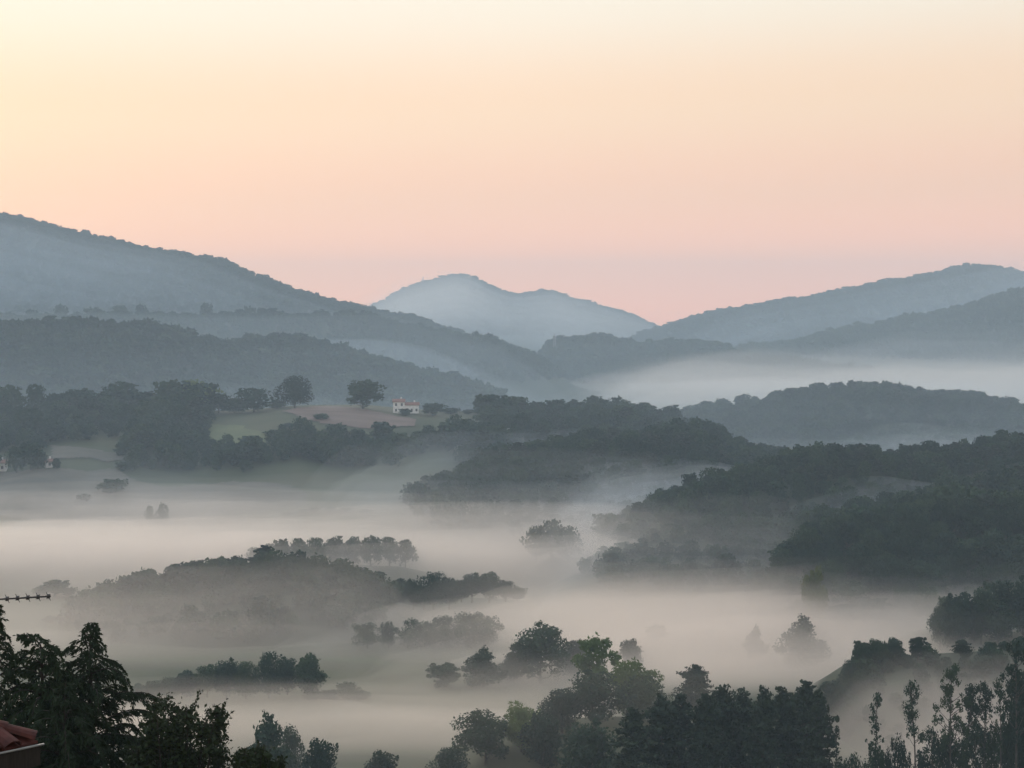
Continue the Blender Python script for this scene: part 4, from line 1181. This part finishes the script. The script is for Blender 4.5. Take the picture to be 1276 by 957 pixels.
# mist between the ridges
fog_stack(-14, 112, 436, 508, -6.9, 42, 20, 0.017, 7, 36, 34, 'mist lying against the low wooded spur', n=6, ratio=1.35, soft=0.25, air=.3)
fog_stack(-110, 100, 575, 668, -7.3, 44, 22, 0.017, 6, 50, 35, 'mist lying against the rounded wooded hill', n=6, ratio=1.35, soft=0.25, air=.4)
fog_between('right_c', 'right_b', 30, 380, 0.022, (0, 5, 11), 4, 'mist behind the dark wooded shoulder', 26, ratio=1.1)
fog_between('right_b', 'right_a', -30, 420, 0.017, (2, 7, 13), 5, 'mist behind the low wooded spur', 27, ratio=1.1)
fog_between('right_a', 'centre_mid', -40, 230, 0.027, (3, 8, 14), 5, 'mist behind the long dark ridge', 28, ratio=1.1)
fog_between('right_a', 'right_crest', 110, 420, 0.0075, (8, 14, 20), 6, 'mist below the ridge of separate treetops', 29, air=.65, step=12)
fog_between('centre_mid', 'farm', -110, 200, 0.013, (0, 5, 10), 4, 'mist between the grove and the rounded wooded hill', 32, air=.6, ratio=1.2)
fog_between('centre_mid', 'right_crest', 60, 240, 0.005, (10, 16, 22), 6, 'mist beyond the rounded wooded hill', 36, air=.65, step=12)
fog_stack(-420, -20, 560, 745, -6.2, 38, 10, 0.0050, 7, 70, 30, 'mist over the foot of the farm hill', n=3, step=12, soft=0.35, air=.5)
fog_between('farm', 'left_dark_a', -460, -130, 0.0017, (24, 34, 44, 54), 10, 'mist behind the hilltop row', 37, air=.8, step=14)
fog_between('farm', 'left_dark_b', -280, 60, 0.0034, (14, 24, 34, 44), 8, 'mist behind the white farmhouse', 38, air=.8, step=14)
# thin mist over the whole valley
fog_bank(-700, 700, 440, 1150, -9, 36, 0.0005, 6, 130, 9, 'thin mist spread over the whole valley', step=18, soft=0.1, air=.7)
fog_stack(-800, 820, 540, 1240, -9.7, 92, 55, 0.0007, 14, 160, 39, 'thin blue mist standing over the farm hill', n=5, ratio=1.1, step=22, soft=0.2, air=1.0)
fog_bank(-60, 760, 1020, 1330, -9.5, 50, 0.0012, 9, 150, 10, 'mist behind the ridge of separate treetops', step=18, soft=0.2, air=.5)
# far bank
fog_stack(-70, 1150, 1380, 2010, -10, 66, 24, 0.0042, 30, 130, 11, 'far pale bank of fog lying between the ridges', n=4, step=20, soft=0.22, air=.15, tilt=22)
fog_stack(150, 1500, 1980, 2420, -12, 84, 24, 0.0010, 20, 220, 14, 'far streak of fog at the foot of the wooded slope', n=2, step=32, soft=0.3, air=.5)
# blue mist between the far ranges
fog_between('left_back', 'left_big', -1000, 60, 0.0042, (-4, 8, 22, 40, 62, 84, 108, 132), 16, 'veil of mist at the foot of the broad mountain', 15, ratio=1.06, air=1.0, step=22, ystart=1860, ns=150)
fog_stack(-900, 150, 1420, 1810, -14, 104, 26, 0.0017, 10, 160, 16, 'veil of mist between the left ridges', n=2, step=26, soft=0.3, air=.95)
fog_between('right_mid', 'right_far', 0, 1500, 0.0013, (0, 12, 28, 46, 66, 90), 12, 'blue mist below the long mountain', 17, ratio=1.06, air=1.0, step=30, ystart=2540, ns=190)
fog_between('right_mid', 'peak', -1000, 800, 0.0026, (6, 16, 28, 42, 58, 76, 96), 10, 'pale blue mist in front of the twin-topped mountain', 18, ratio=1.05, air=.4, step=32, ystart=3300, ns=230)

hz = MB().box((0, 2200, 131), (9000, 5600, 292))
hz = hz.build('haze', vol_mat('haze_air', (0.71, 0.865, 1.0), 0.00025, 0.0))
tag(hz, 'blue morning haze filling the air over the valley', 'haze', kind='stuff')
